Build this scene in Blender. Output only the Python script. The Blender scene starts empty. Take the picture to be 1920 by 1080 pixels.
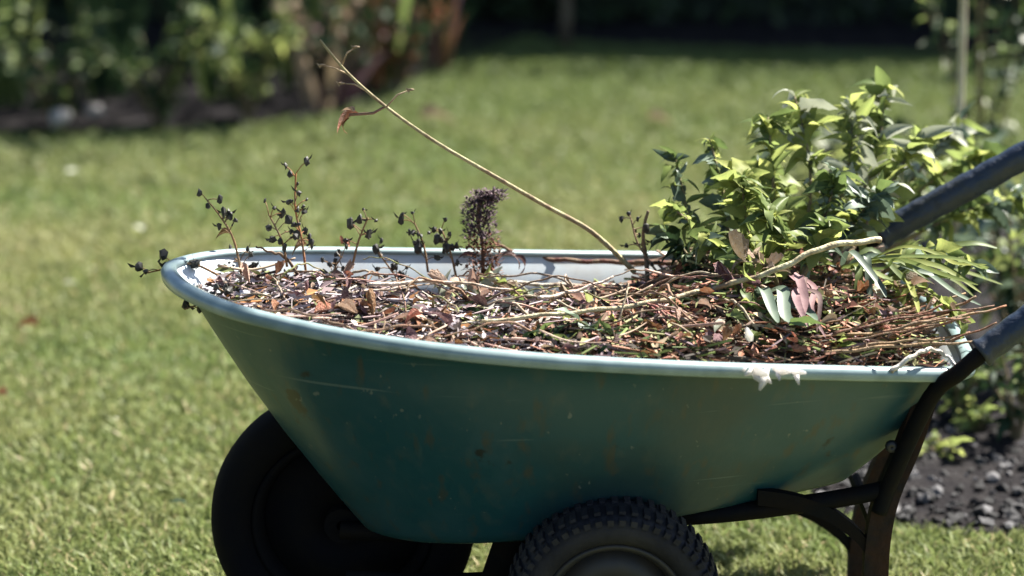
import bpy, math, random
import numpy as np
from mathutils import Vector, Matrix, Euler, noise
R = math.radians
rnd = random.Random(7)
rng = np.random.default_rng(7)
scene = bpy.context.scene
col = scene.collection

# ------------------------------------------------------------------ camera, sky, sun, exposure
CAM_H, PITCH, LENS = 1.42, 15.0, 85.0
FPX = LENS / 36.0 * 1920.0
cam_data = bpy.data.cameras.new('camera')
cam = bpy.data.objects.new('camera', cam_data); col.objects.link(cam)
cam.location = (0, 0, CAM_H); cam.rotation_euler = (R(90 - PITCH), 0, 0)
cam_data.lens = LENS; cam_data.sensor_width = 36
cam_data.clip_start = 0.05; cam_data.clip_end = 600
cam_data.dof.use_dof = True
cam_data.dof.focus_distance = 3.36
cam_data.dof.aperture_fstop = 2.3
scene.camera = cam

SUN_DIR = Vector((0.50, 0.42, 0.76)).normalized()       # towards the sun
el = math.asin(SUN_DIR.z); az = math.atan2(SUN_DIR.x, SUN_DIR.y)
world = bpy.data.worlds.new('World'); scene.world = world; world.use_nodes = True
wn = world.node_tree.nodes; wl = world.node_tree.links
sky = wn.new('ShaderNodeTexSky'); sky.sky_type = 'NISHITA'; sky.sun_disc = False
sky.sun_elevation = el; sky.sun_rotation = az
bg = wn['Background']; bg.inputs['Strength'].default_value = 0.05
wl.new(sky.outputs[0], bg.inputs['Color'])
sd = bpy.data.lights.new('sun', 'SUN'); sd.energy = 5.0; sd.angle = R(0.5); sd.color = (1.0, 0.95, 0.87)
sun = bpy.data.objects.new('sun', sd); col.objects.link(sun)
sun.rotation_euler = SUN_DIR.to_track_quat('Z', 'Y').to_euler(); sun.location = (4, 3, 7)
vs = scene.view_settings
vs.view_transform = 'Standard'; vs.look = 'None'; vs.gamma = 1; vs.exposure = 2.12; vs.use_curve_mapping = False
scene.render.engine = 'CYCLES'
scene.cycles.max_bounces = 6; scene.cycles.transparent_max_bounces = 4
scene.cycles.use_denoising = True

# ------------------------------------------------------------------ helpers
cp, sp_ = math.cos(R(PITCH)), math.sin(R(PITCH))
def ray(px, py):
    a = (px - 960) / FPX; b = (py - 540) / FPX
    return Vector((a, cp - b * sp_, -sp_ - b * cp))
def P(px, py, Y):
    d = ray(px, py); t = Y / d.y
    return Vector((d.x * t, Y, CAM_H + d.z * t))
def G(px, py, z=0.0):
    d = ray(px, py); t = (z - CAM_H) / d.z
    return Vector((d.x * t, d.y * t, z))
RZ0, RK = 0.5284, -0.111
def rim_z(x): return RZ0 + RK * x
def on_rim(px, py):
    d = ray(px, py); t = (RZ0 - CAM_H) / (d.z - RK * d.x)
    return Vector((d.x * t, d.y * t, CAM_H + d.z * t))

def tag(o, label=None, cat=None, group=None, kind=None):
    if label: o['label'] = label
    if cat: o['category'] = cat
    if group: o['group'] = group
    if kind: o['kind'] = kind
    return o
def empty(name, loc=(0, 0, 0), label=None, cat=None, group=None):
    o = bpy.data.objects.new(name, None); col.objects.link(o); o.location = loc
    o.empty_display_size = 0.05
    return tag(o, label, cat, group)
def link_mesh(name, me, parent=None, keep=True):
    o = bpy.data.objects.new(name, me); col.objects.link(o)
    if parent is not None:
        o.parent = parent
        if keep: o.matrix_parent_inverse = Matrix.Translation(-parent.location)
    return o

class MB:
    def __init__(s): s.v = []; s.f = []; s.c = []; s.mi = []; s.col = (1, 1, 1); s.m = 0
    def add(s, vs_, fs_):
        b = len(s.v); s.v += [tuple(v) for v in vs_]; s.c += [s.col] * len(vs_)
        s.f += [tuple(b + i for i in f) for f in fs_]; s.mi += [s.m] * len(fs_)
    def tube(s, pts, rad, n=6, cap=True):
        pts = [Vector(p) for p in pts]; k = len(pts)
        rr = rad if hasattr(rad, '__len__') else [rad] * k
        vs_ = []; up = Vector((0.13, 0.37, 0.92)).normalized()
        for i, p in enumerate(pts):
            t = (pts[min(i + 1, k - 1)] - pts[max(i - 1, 0)])
            t = t.normalized() if t.length > 1e-9 else Vector((0, 0, 1))
            a = t.cross(up)
            if a.length < 1e-3: a = t.cross(Vector((1, 0, 0)))
            a.normalize(); b = t.cross(a)
            for j in range(n):
                an = 2 * math.pi * j / n
                vs_.append(p + (a * math.cos(an) + b * math.sin(an)) * rr[i])
        fs_ = [(i * n + j, i * n + (j + 1) % n, (i + 1) * n + (j + 1) % n, (i + 1) * n + j) for i in range(k - 1) for j in range(n)]
        if cap: fs_ += [tuple(range(n))[::-1], tuple((k - 1) * n + j for j in range(n))]
        s.add(vs_, fs_)
    def box(s, c, d, rot=None):
        c = Vector(c); m = rot.to_matrix() if rot else Matrix.Identity(3)
        vs_ = [c + m @ Vector((x * d[0] / 2, y * d[1] / 2, z * d[2] / 2)) for x in (-1, 1) for y in (-1, 1) for z in (-1, 1)]
        s.add(vs_, [(0, 1, 3, 2), (4, 6, 7, 5), (0, 4, 5, 1), (2, 3, 7, 6), (0, 2, 6, 4), (1, 5, 7, 3)])
    def lathe(s, prof, c, n=48, axis='Y'):      # closed profile of (radius, offset along axis)
        c = Vector(c); k = len(prof); vs_ = []
        for i in range(n):
            a = 2 * math.pi * i / n
            for r_, o_ in prof: vs_.append(c + Vector((r_ * math.cos(a), o_, r_ * math.sin(a))))
        fs_ = [(i * k + j, ((i + 1) % n) * k + j, ((i + 1) % n) * k + (j + 1) % k, i * k + (j + 1) % k) for i in range(n) for j in range(k)]
        s.add(vs_, fs_)
    def blob(s, c, r_, sq=(1, 1, 1)):
        c = Vector(c); g = 1.618; q = []
        for a in (-1, 1):
            for b in (-g, g): q += [(0, a, b), (a, b, 0), (b, 0, a)]
        vs_ = [c + Vector((x * sq[0], y * sq[1], z * sq[2])) * (r_ / 1.9) for x, y, z in q]
        s.add(vs_, ICO_F)
    def mesh(s, name, mats, smooth=False):
        me = bpy.data.meshes.new(name); me.from_pydata(s.v, [], s.f)
        for m in (mats if isinstance(mats, (list, tuple)) else [mats]): me.materials.append(m)
        if any(s.mi): me.polygons.foreach_set('material_index', s.mi)
        ca = me.color_attributes.new('Col', 'FLOAT_COLOR', 'POINT')
        ca.data.foreach_set('color', [x for c_ in s.c for x in (*c_, 1.0)])
        if smooth: me.polygons.foreach_set('use_smooth', [True] * len(s.f))
        me.update(); return me
    def build(s, name, mats, parent=None, smooth=False):
        return link_mesh(name, s.mesh(name, mats, smooth), parent)
def _ico():
    g = 1.618; q = []
    for a in (-1, 1):
        for b in (-g, g): q += [(0, a, b), (a, b, 0), (b, 0, a)]
    q = [Vector(x) for x in q]; f = []
    for i in range(12):
        for j in range(i + 1, 12):
            for k in range(j + 1, 12):
                if all(abs((q[a] - q[b]).length - 2) < 0.01 for a, b in ((i, j), (j, k), (i, k))):
                    n = (q[j] - q[i]).cross(q[k] - q[i]); f.append((i, j, k) if n.dot(q[i]) > 0 else (i, k, j))
    return f
ICO_F = _ico()

def catmull(pts, n, closed=False):
    pts = [Vector(p) for p in pts]; k = len(pts); out = []
    segs = k if closed else k - 1
    for i in range(segs):
        if closed: a, b, c, d = (pts[(i + j - 1) % k] for j in range(4))
        else: a, b, c, d = pts[max(i - 1, 0)], pts[i], pts[i + 1], pts[min(i + 2, k - 1)]
        for j in range(n):
            t = j / n
            out.append(0.5 * ((2 * b) + (c - a) * t + (2 * a - 5 * b + 4 * c - d) * t * t + (3 * b - a - 3 * c + d) * t ** 3))
    if not closed: out.append(pts[-1])
    return out

# ------------------------------------------------------------------ materials
def mat(name, base=(0.5, 0.5, 0.5), rough=0.6, spec=0.5, vcol=False, var=None, scale=8.0, trans=0.0, bump=0.0, bscale=40, objrand=0.0, coat=0.0):
    """base colour (optionally times the vertex colour, varied by noise towards var), optional translucency and fine bump"""
    m = bpy.data.materials.new(name); m.use_nodes = True
    nt = m.node_tree; N = nt.nodes; L = nt.links; b = N['Principled BSDF']; out = N['Material Output']
    b.inputs['Roughness'].default_value = rough; b.inputs['Specular IOR Level'].default_value = spec
    b.inputs['Coat Weight'].default_value = coat
    rgb = N.new('ShaderNodeRGB'); rgb.outputs[0].default_value = (*base, 1); src = rgb.outputs[0]
    if vcol:
        at = N.new('ShaderNodeAttribute'); at.attribute_name = 'Col'; src = at.outputs['Color']
    if var:
        tc = N.new('ShaderNodeTexCoord'); nz = N.new('ShaderNodeTexNoise'); nz.inputs['Scale'].default_value = scale
        nz.inputs['Detail'].default_value = 5; L.new(tc.outputs['Object'], nz.inputs['Vector'])
        rp = N.new('ShaderNodeValToRGB'); rp.color_ramp.elements[0].position = 0.38; rp.color_ramp.elements[1].position = 0.66
        L.new(nz.outputs[0], rp.inputs[0]); mx = N.new('ShaderNodeMixRGB'); L.new(rp.outputs[0], mx.inputs[0])
        L.new(src, mx.inputs[1]); mx.inputs[2].default_value = (*var, 1); src = mx.outputs[0]
    if objrand:
        oi = N.new('ShaderNodeObjectInfo'); hs = N.new('ShaderNodeHueSaturation')
        mr = N.new('ShaderNodeMapRange'); mr.inputs['To Min'].default_value = 1 - objrand; mr.inputs['To Max'].default_value = 1 + objrand
        L.new(oi.outputs['Random'], mr.inputs[0]); L.new(mr.outputs[0], hs.inputs['Value'])
        mr2 = N.new('ShaderNodeMapRange'); mr2.inputs['To Min'].default_value = 0.5 + objrand * 0.06; mr2.inputs['To Max'].default_value = 0.5 - objrand * 0.06
        L.new(oi.outputs['Random'], mr2.inputs[0]); L.new(mr2.outputs[0], hs.inputs['Hue'])
        L.new(src, hs.inputs['Color']); src = hs.outputs[0]
    L.new(src, b.inputs['Base Color'])
    if bump:
        tc2 = N.new('ShaderNodeTexCoord'); n2 = N.new('ShaderNodeTexNoise'); n2.inputs['Scale'].default_value = bscale; n2.inputs['Detail'].default_value = 6
        L.new(tc2.outputs['Object'], n2.inputs['Vector']); bp = N.new('ShaderNodeBump'); bp.inputs['Strength'].default_value = bump
        bp.inputs['Distance'].default_value = 0.01; L.new(n2.outputs[0], bp.inputs['Height']); L.new(bp.outputs[0], b.inputs['Normal'])
    if trans:
        tr = N.new('ShaderNodeBsdfTranslucent'); L.new(src, tr.inputs['Color'])
        ms = N.new('ShaderNodeMixShader'); ms.inputs[0].default_value = trans
        L.new(b.outputs[0], ms.inputs[1]); L.new(tr.outputs[0], ms.inputs[2]); L.new(ms.outputs[0], out.inputs['Surface'])
    return m

M = {}
M['lawn'] = mat('lawn soil and thatch', (0.11, 0.125, 0.04), 0.95, 0.1, var=(0.17, 0.155, 0.07), scale=1.5, bump=0.6)
M['grass'] = mat('grass blades', rough=0.55, spec=0.25, vcol=True, trans=0.35)
M['soil'] = mat('dark soil', (0.008, 0.007, 0.008), 0.95, 0.1, var=(0.018, 0.016, 0.016), scale=22, bump=1.0, bscale=60)
M['clod'] = mat('soil clods', rough=0.85, spec=0.3, vcol=True)
M['foliage'] = mat('foliage', rough=0.5, spec=0.4, vcol=True, trans=0.3)
M['hedge'] = mat('hedge leaves', rough=0.6, spec=0.25, vcol=True)
M['bark'] = mat('bark', (0.07, 0.055, 0.04), 0.9, 0.2, var=(0.12, 0.10, 0.075), scale=30, bump=0.5)
M['cane'] = mat('pale cane', (0.50, 0.45, 0.33), 0.6, 0.3, var=(0.36, 0.31, 0.21), scale=18)
M['stem'] = mat('stems', rough=0.75, spec=0.2, vcol=True, var=(0.17, 0.12, 0.075), scale=55, bump=0.5, bscale=120)
M['debris'] = mat('dry debris', rough=0.75, spec=0.25, vcol=True, trans=0.12)
M['rubber'] = mat('tyre rubber', (0.012, 0.012, 0.017), 0.75, 0.3, var=(0.028, 0.027, 0.030), scale=14, bump=0.25, bscale=90)
M['wheel_black'] = mat('wheel rim black plastic', (0.006, 0.006, 0.008), 0.8, 0.05, var=(0.009, 0.008, 0.008), scale=20)
M['wheel_metal'] = mat('wheel rim painted steel', (0.016, 0.018, 0.024), 0.5, 0.4, var=(0.03, 0.026, 0.024), scale=26)
M['rust'] = mat('rusty steel', (0.030, 0.014, 0.008), 0.85, 0.2, var=(0.010, 0.009, 0.009), scale=20, bump=0.5, bscale=60)
M['frame'] = mat('dark painted frame', (0.004, 0.0045, 0.006), 0.7, 0.08, var=(0.008, 0.006, 0.005), scale=25, bump=0.2)
M['grip'] = mat('slate blue grip', (0.010, 0.020, 0.042), 0.42, 0.4, var=(0.024, 0.028, 0.036), scale=16, bump=0.35, bscale=70)
M['white'] = mat('bleached petal', (0.85, 0.83, 0.82), 0.6, 0.3, var=(0.7, 0.68, 0.65), scale=60, trans=0.5)
M['stone'] = mat('stone', (0.30, 0.28, 0.27), 0.8, 0.3, var=(0.20, 0.19, 0.18), scale=30, bump=0.4)
M['leaf_lime'] = mat('lime leaf', (0.29, 0.32, 0.10), 0.55, 0.15, var=(0.21, 0.27, 0.08), scale=30, trans=0.6, objrand=0.28)
M['leaf_green'] = mat('mid green leaf', (0.12, 0.17, 0.052), 0.5, 0.25, var=(0.16, 0.20, 0.065), scale=30, trans=0.42, objrand=0.3)
M['leaf_dark'] = mat('dark green leaf', (0.018, 0.038, 0.017), 0.6, 0.15, var=(0.03, 0.055, 0.022), scale=30, trans=0.25, objrand=0.3)
M['leaf_grey'] = mat('grey green leaf', (0.085, 0.125, 0.085), 0.5, 0.4, var=(0.12, 0.16, 0.11), scale=30, trans=0.25, objrand=0.25)
M['leaf_brown'] = mat('dry brown leaf', (0.20, 0.078, 0.030), 0.7, 0.3, var=(0.26, 0.15, 0.085), scale=7, bump=0.6, bscale=14, trans=0.2, objrand=0.45)
M['leaf_tan'] = mat('dry tan leaf', (0.36, 0.27, 0.20), 0.7, 0.3, var=(0.30, 0.20, 0.13), scale=7, bump=0.6, bscale=14, trans=0.2, objrand=0.35)
M['leaf_plum'] = mat('dry plum leaf', (0.10, 0.05, 0.055), 0.7, 0.2, var=(0.18, 0.11, 0.105), scale=7, bump=0.6, bscale=14, trans=0.15, objrand=0.4)
M['leaf_pale'] = mat('pale underside leaf', (0.30, 0.32, 0.24), 0.5, 0.4, trans=0.3, objrand=0.15)
M['twig'] = mat('dry twig', (0.40, 0.30, 0.22), 0.8, 0.3, var=(0.22, 0.14, 0.10), scale=40, objrand=0.45)
M['seed'] = mat('dark seed heads', (0.018, 0.017, 0.012), 0.6, 0.4)
M['floret'] = mat('dried florets', rough=0.85, spec=0.2, vcol=True)

# painted teal plastic, dusty, with mud splashes
def teal(name, base, dust, dust_amt, rough):
    m = bpy.data.materials.new(name); m.use_nodes = True
    nt = m.node_tree; N = nt.nodes; L = nt.links; b = N['Principled BSDF']
    tc = N.new('ShaderNodeTexCoord')
    n1 = N.new('ShaderNodeTexNoise'); n1.inputs['Scale'].default_value = 5.5; n1.inputs['Detail'].default_value = 8; n1.inputs['Roughness'].default_value = 0.62
    n2 = N.new('ShaderNodeTexNoise'); n2.inputs['Scale'].default_value = 42; n2.inputs['Detail'].default_value = 4
    mp = N.new('ShaderNodeMapping'); mp.inputs['Scale'].default_value = (1, 1, 0.55)
    L.new(tc.outputs['Object'], n1.inputs['Vector']); L.new(tc.outputs['Object'], mp.inputs[0]); L.new(mp.outputs[0], n2.inputs['Vector'])
    r1 = N.new('ShaderNodeValToRGB'); r1.color_ramp.elements[0].position = 0.47; r1.color_ramp.elements[1].position = 0.72
    r1.color_ramp.elements[1].color = (dust_amt,) * 3 + (1,)
    r2 = N.new('ShaderNodeValToRGB'); r2.color_ramp.elements[0].position = 0.56; r2.color_ramp.elements[1].position = 0.74
    r2.color_ramp.elements[1].color = (dust_amt * 0.8,) * 3 + (1,)
    L.new(n1.outputs[0], r1.inputs[0]); L.new(n2.outputs[0], r2.inputs[0])
    mx = N.new('ShaderNodeMixRGB'); mx.inputs[1].default_value = (*base, 1); mx.inputs[2].default_value = (*dust, 1); L.new(r1.outputs[0], mx.inputs[0])
    mx2 = N.new('ShaderNodeMixRGB'); L.new(mx.outputs[0], mx2.inputs[1]); mx2.inputs[2].default_value = (0.040, 0.066, 0.068, 1); L.new(r2.outputs[0], mx2.inputs[0])
    # mud drying along the belly of the tub
    nz = N.new('ShaderNodeTexNoise'); nz.inputs['Scale'].default_value = 3.2; nz.inputs['Detail'].default_value = 7
    mo = N.new('ShaderNodeMapping'); mo.inputs['Location'].default_value = (3.1, 0.7, 1.9); L.new(tc.outputs['Object'], mo.inputs[0]); L.new(mo.outputs[0], nz.inputs['Vector'])
    r3 = N.new('ShaderNodeValToRGB'); r3.color_ramp.elements[0].position = 0.52; r3.color_ramp.elements[1].position = 0.62; r3.color_ramp.elements[1].color = (0.55, 0.55, 0.55, 1)
    L.new(nz.outputs[0], r3.inputs[0])
    mx3 = N.new('ShaderNodeMixRGB'); L.new(mx2.outputs[0], mx3.inputs[1]); mx3.inputs[2].default_value = (0.022, 0.036, 0.034, 1); L.new(r3.outputs[0], mx3.inputs[0])
    src = mx3.outputs[0]
    for sc_, lo, hi, colr, amt in (((2.5, 2.5, 90), 0.66, 0.70, (0.09, 0.13, 0.13), 0.7), ((45, 45, 2.2), 0.60, 0.72, (0.045, 0.045, 0.034), 0.75), ((9, 9, 9), 0.68, 0.70, (0.012, 0.014, 0.014), 0.9), ((70, 70, 50), 0.69, 0.73, (0.11, 0.13, 0.12), 0.8)):
        mo2 = N.new('ShaderNodeMapping'); mo2.inputs['Scale'].default_value = sc_; mo2.inputs['Rotation'].default_value = (0.05, 0.06, 0.3); L.new(tc.outputs['Object'], mo2.inputs[0])
        nn = N.new('ShaderNodeTexNoise'); nn.inputs['Scale'].default_value = 1.0; nn.inputs['Detail'].default_value = 6; L.new(mo2.outputs[0], nn.inputs['Vector'])
        rr_ = N.new('ShaderNodeValToRGB'); rr_.color_ramp.elements[0].position = lo; rr_.color_ramp.elements[1].position = hi; rr_.color_ramp.elements[1].color = (amt, amt, amt, 1)
        L.new(nn.outputs[0], rr_.inputs[0]); m4 = N.new('ShaderNodeMixRGB'); L.new(rr_.outputs[0], m4.inputs[0]); L.new(src, m4.inputs[1]); m4.inputs[2].default_value = (*colr, 1); src = m4.outputs[0]
    L.new(src, b.inputs['Base Color'])
    b.inputs['Roughness'].default_value = rough
    bp = N.new('ShaderNodeBump'); bp.inputs['Strength'].default_value = 0.15; bp.inputs['Distance'].default_value = 0.004
    L.new(n2.outputs[0], bp.inputs['Height']); L.new(bp.outputs[0], b.inputs['Normal'])
    return m
M['tub_out'] = teal('teal plastic', (0.006, 0.050, 0.066), (0.030, 0.072, 0.090), 0.75, 0.38)
M['tub_in'] = mat('inner plastic painted sheen', (0.52, 0.60, 0.64), 0.35, 0.6, var=(0.45, 0.46, 0.46), scale=14)  # sunlit, sky-reflecting look of the inner wall put into a pale base colour
M['rim'] = mat('pale rim', (0.21, 0.28, 0.285), 0.30, 0.6, var=(0.15, 0.21, 0.21), scale=30)  # paler than the outer tub wall

# ------------------------------------------------------------------ ground
def sheet(name, x0, x1, y0, y1, z, m, nx=2, ny=2, kind='structure', amp=0.0):
    mb = MB()
    vs_ = [(x0 + (x1 - x0) * i / (nx - 1), y0 + (y1 - y0) * j / (ny - 1), 0) for j in range(ny) for i in range(nx)]
    vs_ = [(x, y, z + (amp * noise.noise(Vector((x * 1.2, y * 1.2, 3.3))) if amp else 0)) for x, y, _ in vs_]
    mb.add(vs_, [(j * nx + i, j * nx + i + 1, (j + 1) * nx + i + 1, (j + 1) * nx + i) for j in range(ny - 1) for i in range(nx - 1)])
    return tag(mb.build(name, m), kind=kind)
sheet('lawn', -150, 150, -100, 250, 0.0, M['lawn'])

BED_R = [(0.50, 3.98), (0.56, 3.80), (0.75, 3.72), (1.1, 3.71), (2.5, 3.68), (4.5, 4.2), (4.5, 6.2), (2.0, 6.3), (1.05, 6.0), (0.62, 5.2), (0.5, 4.6)]
mb = MB(); pts = catmull([(x, y, 0.012) for x, y in BED_R], 6, True); c = Vector((1.6, 5, 0.05)); k = len(pts)
ring = [c.lerp(p, s) + Vector((0, 0, 0.015 * noise.noise(Vector((p.x * s * 9, p.y * 9, s * 4))))) for s in (0.3, 0.55, 0.75, 0.9, 1.0) for p in pts]
for i in range(k): ring[4 * k + i] = Vector((pts[i].x, pts[i].y, 0.004))
mb.add([c] + ring, [(0, 1 + i, 1 + (i + 1) % k) for i in range(k)] + [(1 + r_ * k + i, 1 + (r_ + 1) * k + i, 1 + (r_ + 1) * k + (i + 1) % k, 1 + r_ * k + (i + 1) % k) for r_ in range(4) for i in range(k)])
bed = tag(mb.build('soil_border', M['soil'], smooth=True), kind='structure')
BEDP = [(p.x, p.y) for p in pts]
def inside(x, y, poly):
    r_ = False; j = len(poly) - 1
    for i in range(len(poly)):
        xi, yi = poly[i]; xj, yj = poly[j]
        if (yi > y) != (yj > y) and x < (xj - xi) * (y - yi) / (yj - yi) + xi: r_ = not r_
        j = i
    return r_
BED_L = [(-4.5, 7.15), (-2.2, 7.0), (-1.3, 7.05), (-0.75, 7.2), (-0.45, 7.6), (-0.25, 8.3), (-0.1, 8.9), (1.0, 8.55), (6.0, 8.5), (6, 12.0), (-4.5, 12.0)]
mb = MB(); pl = catmull([(x, y, 0.006) for x, y in BED_L], 4, True)
cc = Vector((0.5, 10, 0.03)); mb.add([cc] + pl, [(0, 1 + i, 1 + (i + 1) % len(pl)) for i in range(len(pl))])
tag(mb.build('far_border', M['soil']), kind='structure')
BEDLP = [(p.x, p.y) for p in pl]

# grass blades: one mass nobody could count
def grass(n):
    # density falls with distance
    Y = 3.3 + (9.2 - 3.3) * rng.random(n) ** 1.35
    X = (rng.random(n) * 2 - 1) * (0.24 * Y + 0.35)
    keep = np.ones(n, bool)
    for i in range(n):
        x, y = X[i], Y[i]
        if x > 0.4 and 3.6 < y < 6.4 and inside(x, y, BEDP): keep[i] = False
        elif y > 6.9 and inside(x, y, BEDLP): keep[i] = False
    X, Y = X[keep], Y[keep]; n = len(X)
    f1 = np.array([noise.noise(Vector((x * 2.2, y * 2.2, 0))) for x, y in zip(X, Y)])
    f2 = np.array([noise.noise(Vector((x * 11, y * 11, 5))) for x, y in zip(X, Y)])
    h = (0.016 + 0.015 * rng.random(n)) * (1 + 0.18 * f2 + 0.12 * f1); w = 0.0016 + 0.0018 * rng.random(n)
    w *= 1 + 0.12 * (Y - 3.3)
    a = rng.random(n) * 2 * np.pi; la = rng.random(n) * 2 * np.pi; ln = h * (0.2 + 0.9 * rng.random(n))
    dx, dy = np.cos(a) * w, np.sin(a) * w
    lx, ly = np.cos(la) * ln, np.sin(la) * ln
    V = np.zeros((n, 5, 3))
    V[:, 0] = np.stack([X - dx, Y - dy, np.zeros(n)], 1); V[:, 1] = np.stack([X + dx, Y + dy, np.zeros(n)], 1)
    V[:, 2] = np.stack([X + dx * .8 + lx * .4, Y + dy * .8 + ly * .4, h * .6], 1)
    V[:, 3] = np.stack([X - dx * .8 + lx * .4, Y - dy * .8 + ly * .4, h * .6], 1)
    V[:, 4] = np.stack([X + lx, Y + ly, h * (1 - .25 * rng.random(n))], 1)
    me = bpy.data.meshes.new('grass_blades')
    me.vertices.add(n * 5); me.vertices.foreach_set('co', V.ravel())
    base = (np.arange(n) * 5)[:, None]
    li = np.concatenate([base + np.array([0, 1, 2, 3]), base + np.array([3, 2, 4])], 1).ravel()
    me.loops.add(n * 7); me.loops.foreach_set('vertex_index', li.astype(np.int32))
    me.polygons.add(n * 2)
    ls = (np.arange(n) * 7)[:, None] + np.array([0, 4]); me.polygons.foreach_set('loop_start', ls.ravel().astype(np.int32))
    t = np.clip(0.45 + 0.7 * f1 + 0.28 * f2 + 0.5 * (rng.random(n) - .5), 0, 1)[:, None]
    c1 = np.array([0.145, 0.200, 0.062]); c2 = np.array([0.250, 0.258, 0.108]); c = c1 * (1 - t) + c2 * t
    dry = rng.random(n) < 0.05; c[dry] = np.array([0.40, 0.34, 0.19]); far = np.clip((Y - 5.8) / 2.2, 0, 1)[:, None]; c = c * (1 - far) + far * np.array([0.125, 0.165, 0.055])
    c *= (0.8 + 0.4 * rng.random(n))[:, None]
    C = np.ones((n, 5, 4)); C[:, :, :3] = c[:, None, :]
    me.materials.append(M['grass']); me.update(calc_edges=True); me.validate()
    ca = me.color_attributes.new('Col', 'FLOAT_COLOR', 'POINT'); ca.data.foreach_set('color', C.ravel())
    return tag(link_mesh('grass', me), 'short mown grass of the garden lawn around the wheelbarrow', 'grass', kind='stuff')
grass(330000)

# soil clods
mb = MB()
for i in range(9000):
    for _ in range(20):
        x = 0.42 + 1.9 * rnd.random(); y = 3.68 + 2.2 * rnd.random() ** 1.3
        if inside(x, y, BEDP): break
    else: continue
    s_ = 0.003 + 0.011 * rnd.random() ** 3; g = rnd.choice([0.008, 0.012, 0.02, 0.035, 0.09]) * (0.8 + 0.4 * rnd.random())
    mb.col = (g * 1.03, g, g * 1.02)
    mb.blob((x, y, 0.020 + s_ * 0.2), s_, (1, 0.6 + 0.6 * rnd.random(), 0.4 + 0.5 * rnd.random()))
    for q_ in range(-12, 0):
        v_ = mb.v[q_]; mb.v[q_] = (v_[0] + rnd.uniform(-.4, .4) * s_, v_[1] + rnd.uniform(-.4, .4) * s_, v_[2] + rnd.uniform(-.35, .35) * s_)
tag(mb.build('soil_clods', M['clod']), 'crumbled dark soil clods in the border behind the wheelbarrow', 'soil clods', kind='stuff')

# ------------------------------------------------------------------ leaf meshes (shared)
def leaf_mesh(name, m, L=1.0, W=0.55, fold=0.18, droop=0.2, lobes=0, curl=0.0, n=8, bend=0.0, wave=0.10):
    """one leaf along +Y: base at the origin, five columns across, drooping, cupped and wavy at the edge"""
    mb = MB(); vs_ = []; y = z = x = 0.0; ph = W * 17 + droop * 9
    for i in range(n + 1):
        t = i / n
        w = W * 0.5 * (math.sin(math.pi * min(t ** 0.75, 1)) ** 0.85) * (1 + (0.13 if lobes == 1 else 0.07) * math.cos(i * math.pi) * bool(lobes))
        if i in (0, n): w = 0.01
        pa = droop * 2.2 * t; ya = bend * 1.6 * t
        if i: y += math.cos(pa) * math.cos(ya) / n * L; z -= math.sin(pa) / n * L; x += math.sin(ya) / n * L
        for c in (-1, -0.5, 0, 0.5, 1):
            e = abs(c); cup = fold * w * e ** 1.4 + curl * w * e * e * math.sin(t * 3 + c)
            vs_.append((x + c * w * (1 - 0.25 * fold * e), y - 0.10 * w * e, z + cup + wave * w * e * math.sin(t * 13 + ph + c * 2)))
    fs_ = [(i * 5 + j, i * 5 + j + 1, i * 5 + j + 6, i * 5 + j + 5) for i in range(n) for j in range(4)]
    mb.add(vs_, fs_)
    return mb.mesh(name, m, smooth=True)
M['lawn_petal'] = mat('faded petal', (0.42, 0.43, 0.33), 0.6, 0.2, trans=0.2)
LM = {}
for key, mk in (('lime', 'leaf_lime'), ('green', 'leaf_green'), ('dark', 'leaf_dark'), ('grey', 'leaf_grey'), ('pale', 'leaf_pale')):
    LM[key] = [leaf_mesh('leaf_' + key, M[mk], 1, w, f, d, lb, bend=bd, wave=wv) for w, f, d, lb, bd, wv in
               ((0.50, 0.4, 0.25, 0, 0.15, .15), (0.66, 0.3, 0.45, 2, -0.2, .25), (0.36, 0.7, 0.15, 0, 0.3, .1), (0.58, 0.5, 0.8, 2, -0.35, .3), (0.42, 0.9, 0.55, 0, 0.5, .3), (0.28, 0.5, 0.9, 0, -0.4, .2))]
for key, mk in (('brown', 'leaf_brown'), ('tan', 'leaf_tan'), ('plum', 'leaf_plum')):
    LM[key] = [leaf_mesh('dry_leaf_' + key, M[mk], 1, w, f, d, lb, cu) for w, f, d, lb, cu in ((0.42, 1.1, 0.6, 0, 0.5), (0.50, 1.5, -0.45, 2, 0.9), (0.30, 0.9, 1.0, 0, 0.4), (0.56, 1.0, 0.8, 2, -0.8))]

LM['white'] = [leaf_mesh('leaf_white', M['lawn_petal'], 1, 0.6, 0.3, 0.2)]

def place_leaf(me, loc, size, direction, roll, parent=None, name='leaf'):
    d = Vector(direction).normalized()
    q = d.to_track_quat('Y', 'Z') @ Euler((0, roll, 0)).to_quaternion()
    o = bpy.data.objects.new(name, me); col.objects.link(o)
    m_ = Matrix.Translation(loc) @ q.to_matrix().to_4x4() @ Matrix.Diagonal((size, size, size, 1))
    if parent is not None:
        o.parent = parent; m_ = Matrix.Translation(-parent.location) @ m_
    o.matrix_local = m_ if parent is not None else m_
    if parent is None: o.matrix_world = m_
    return o

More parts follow.
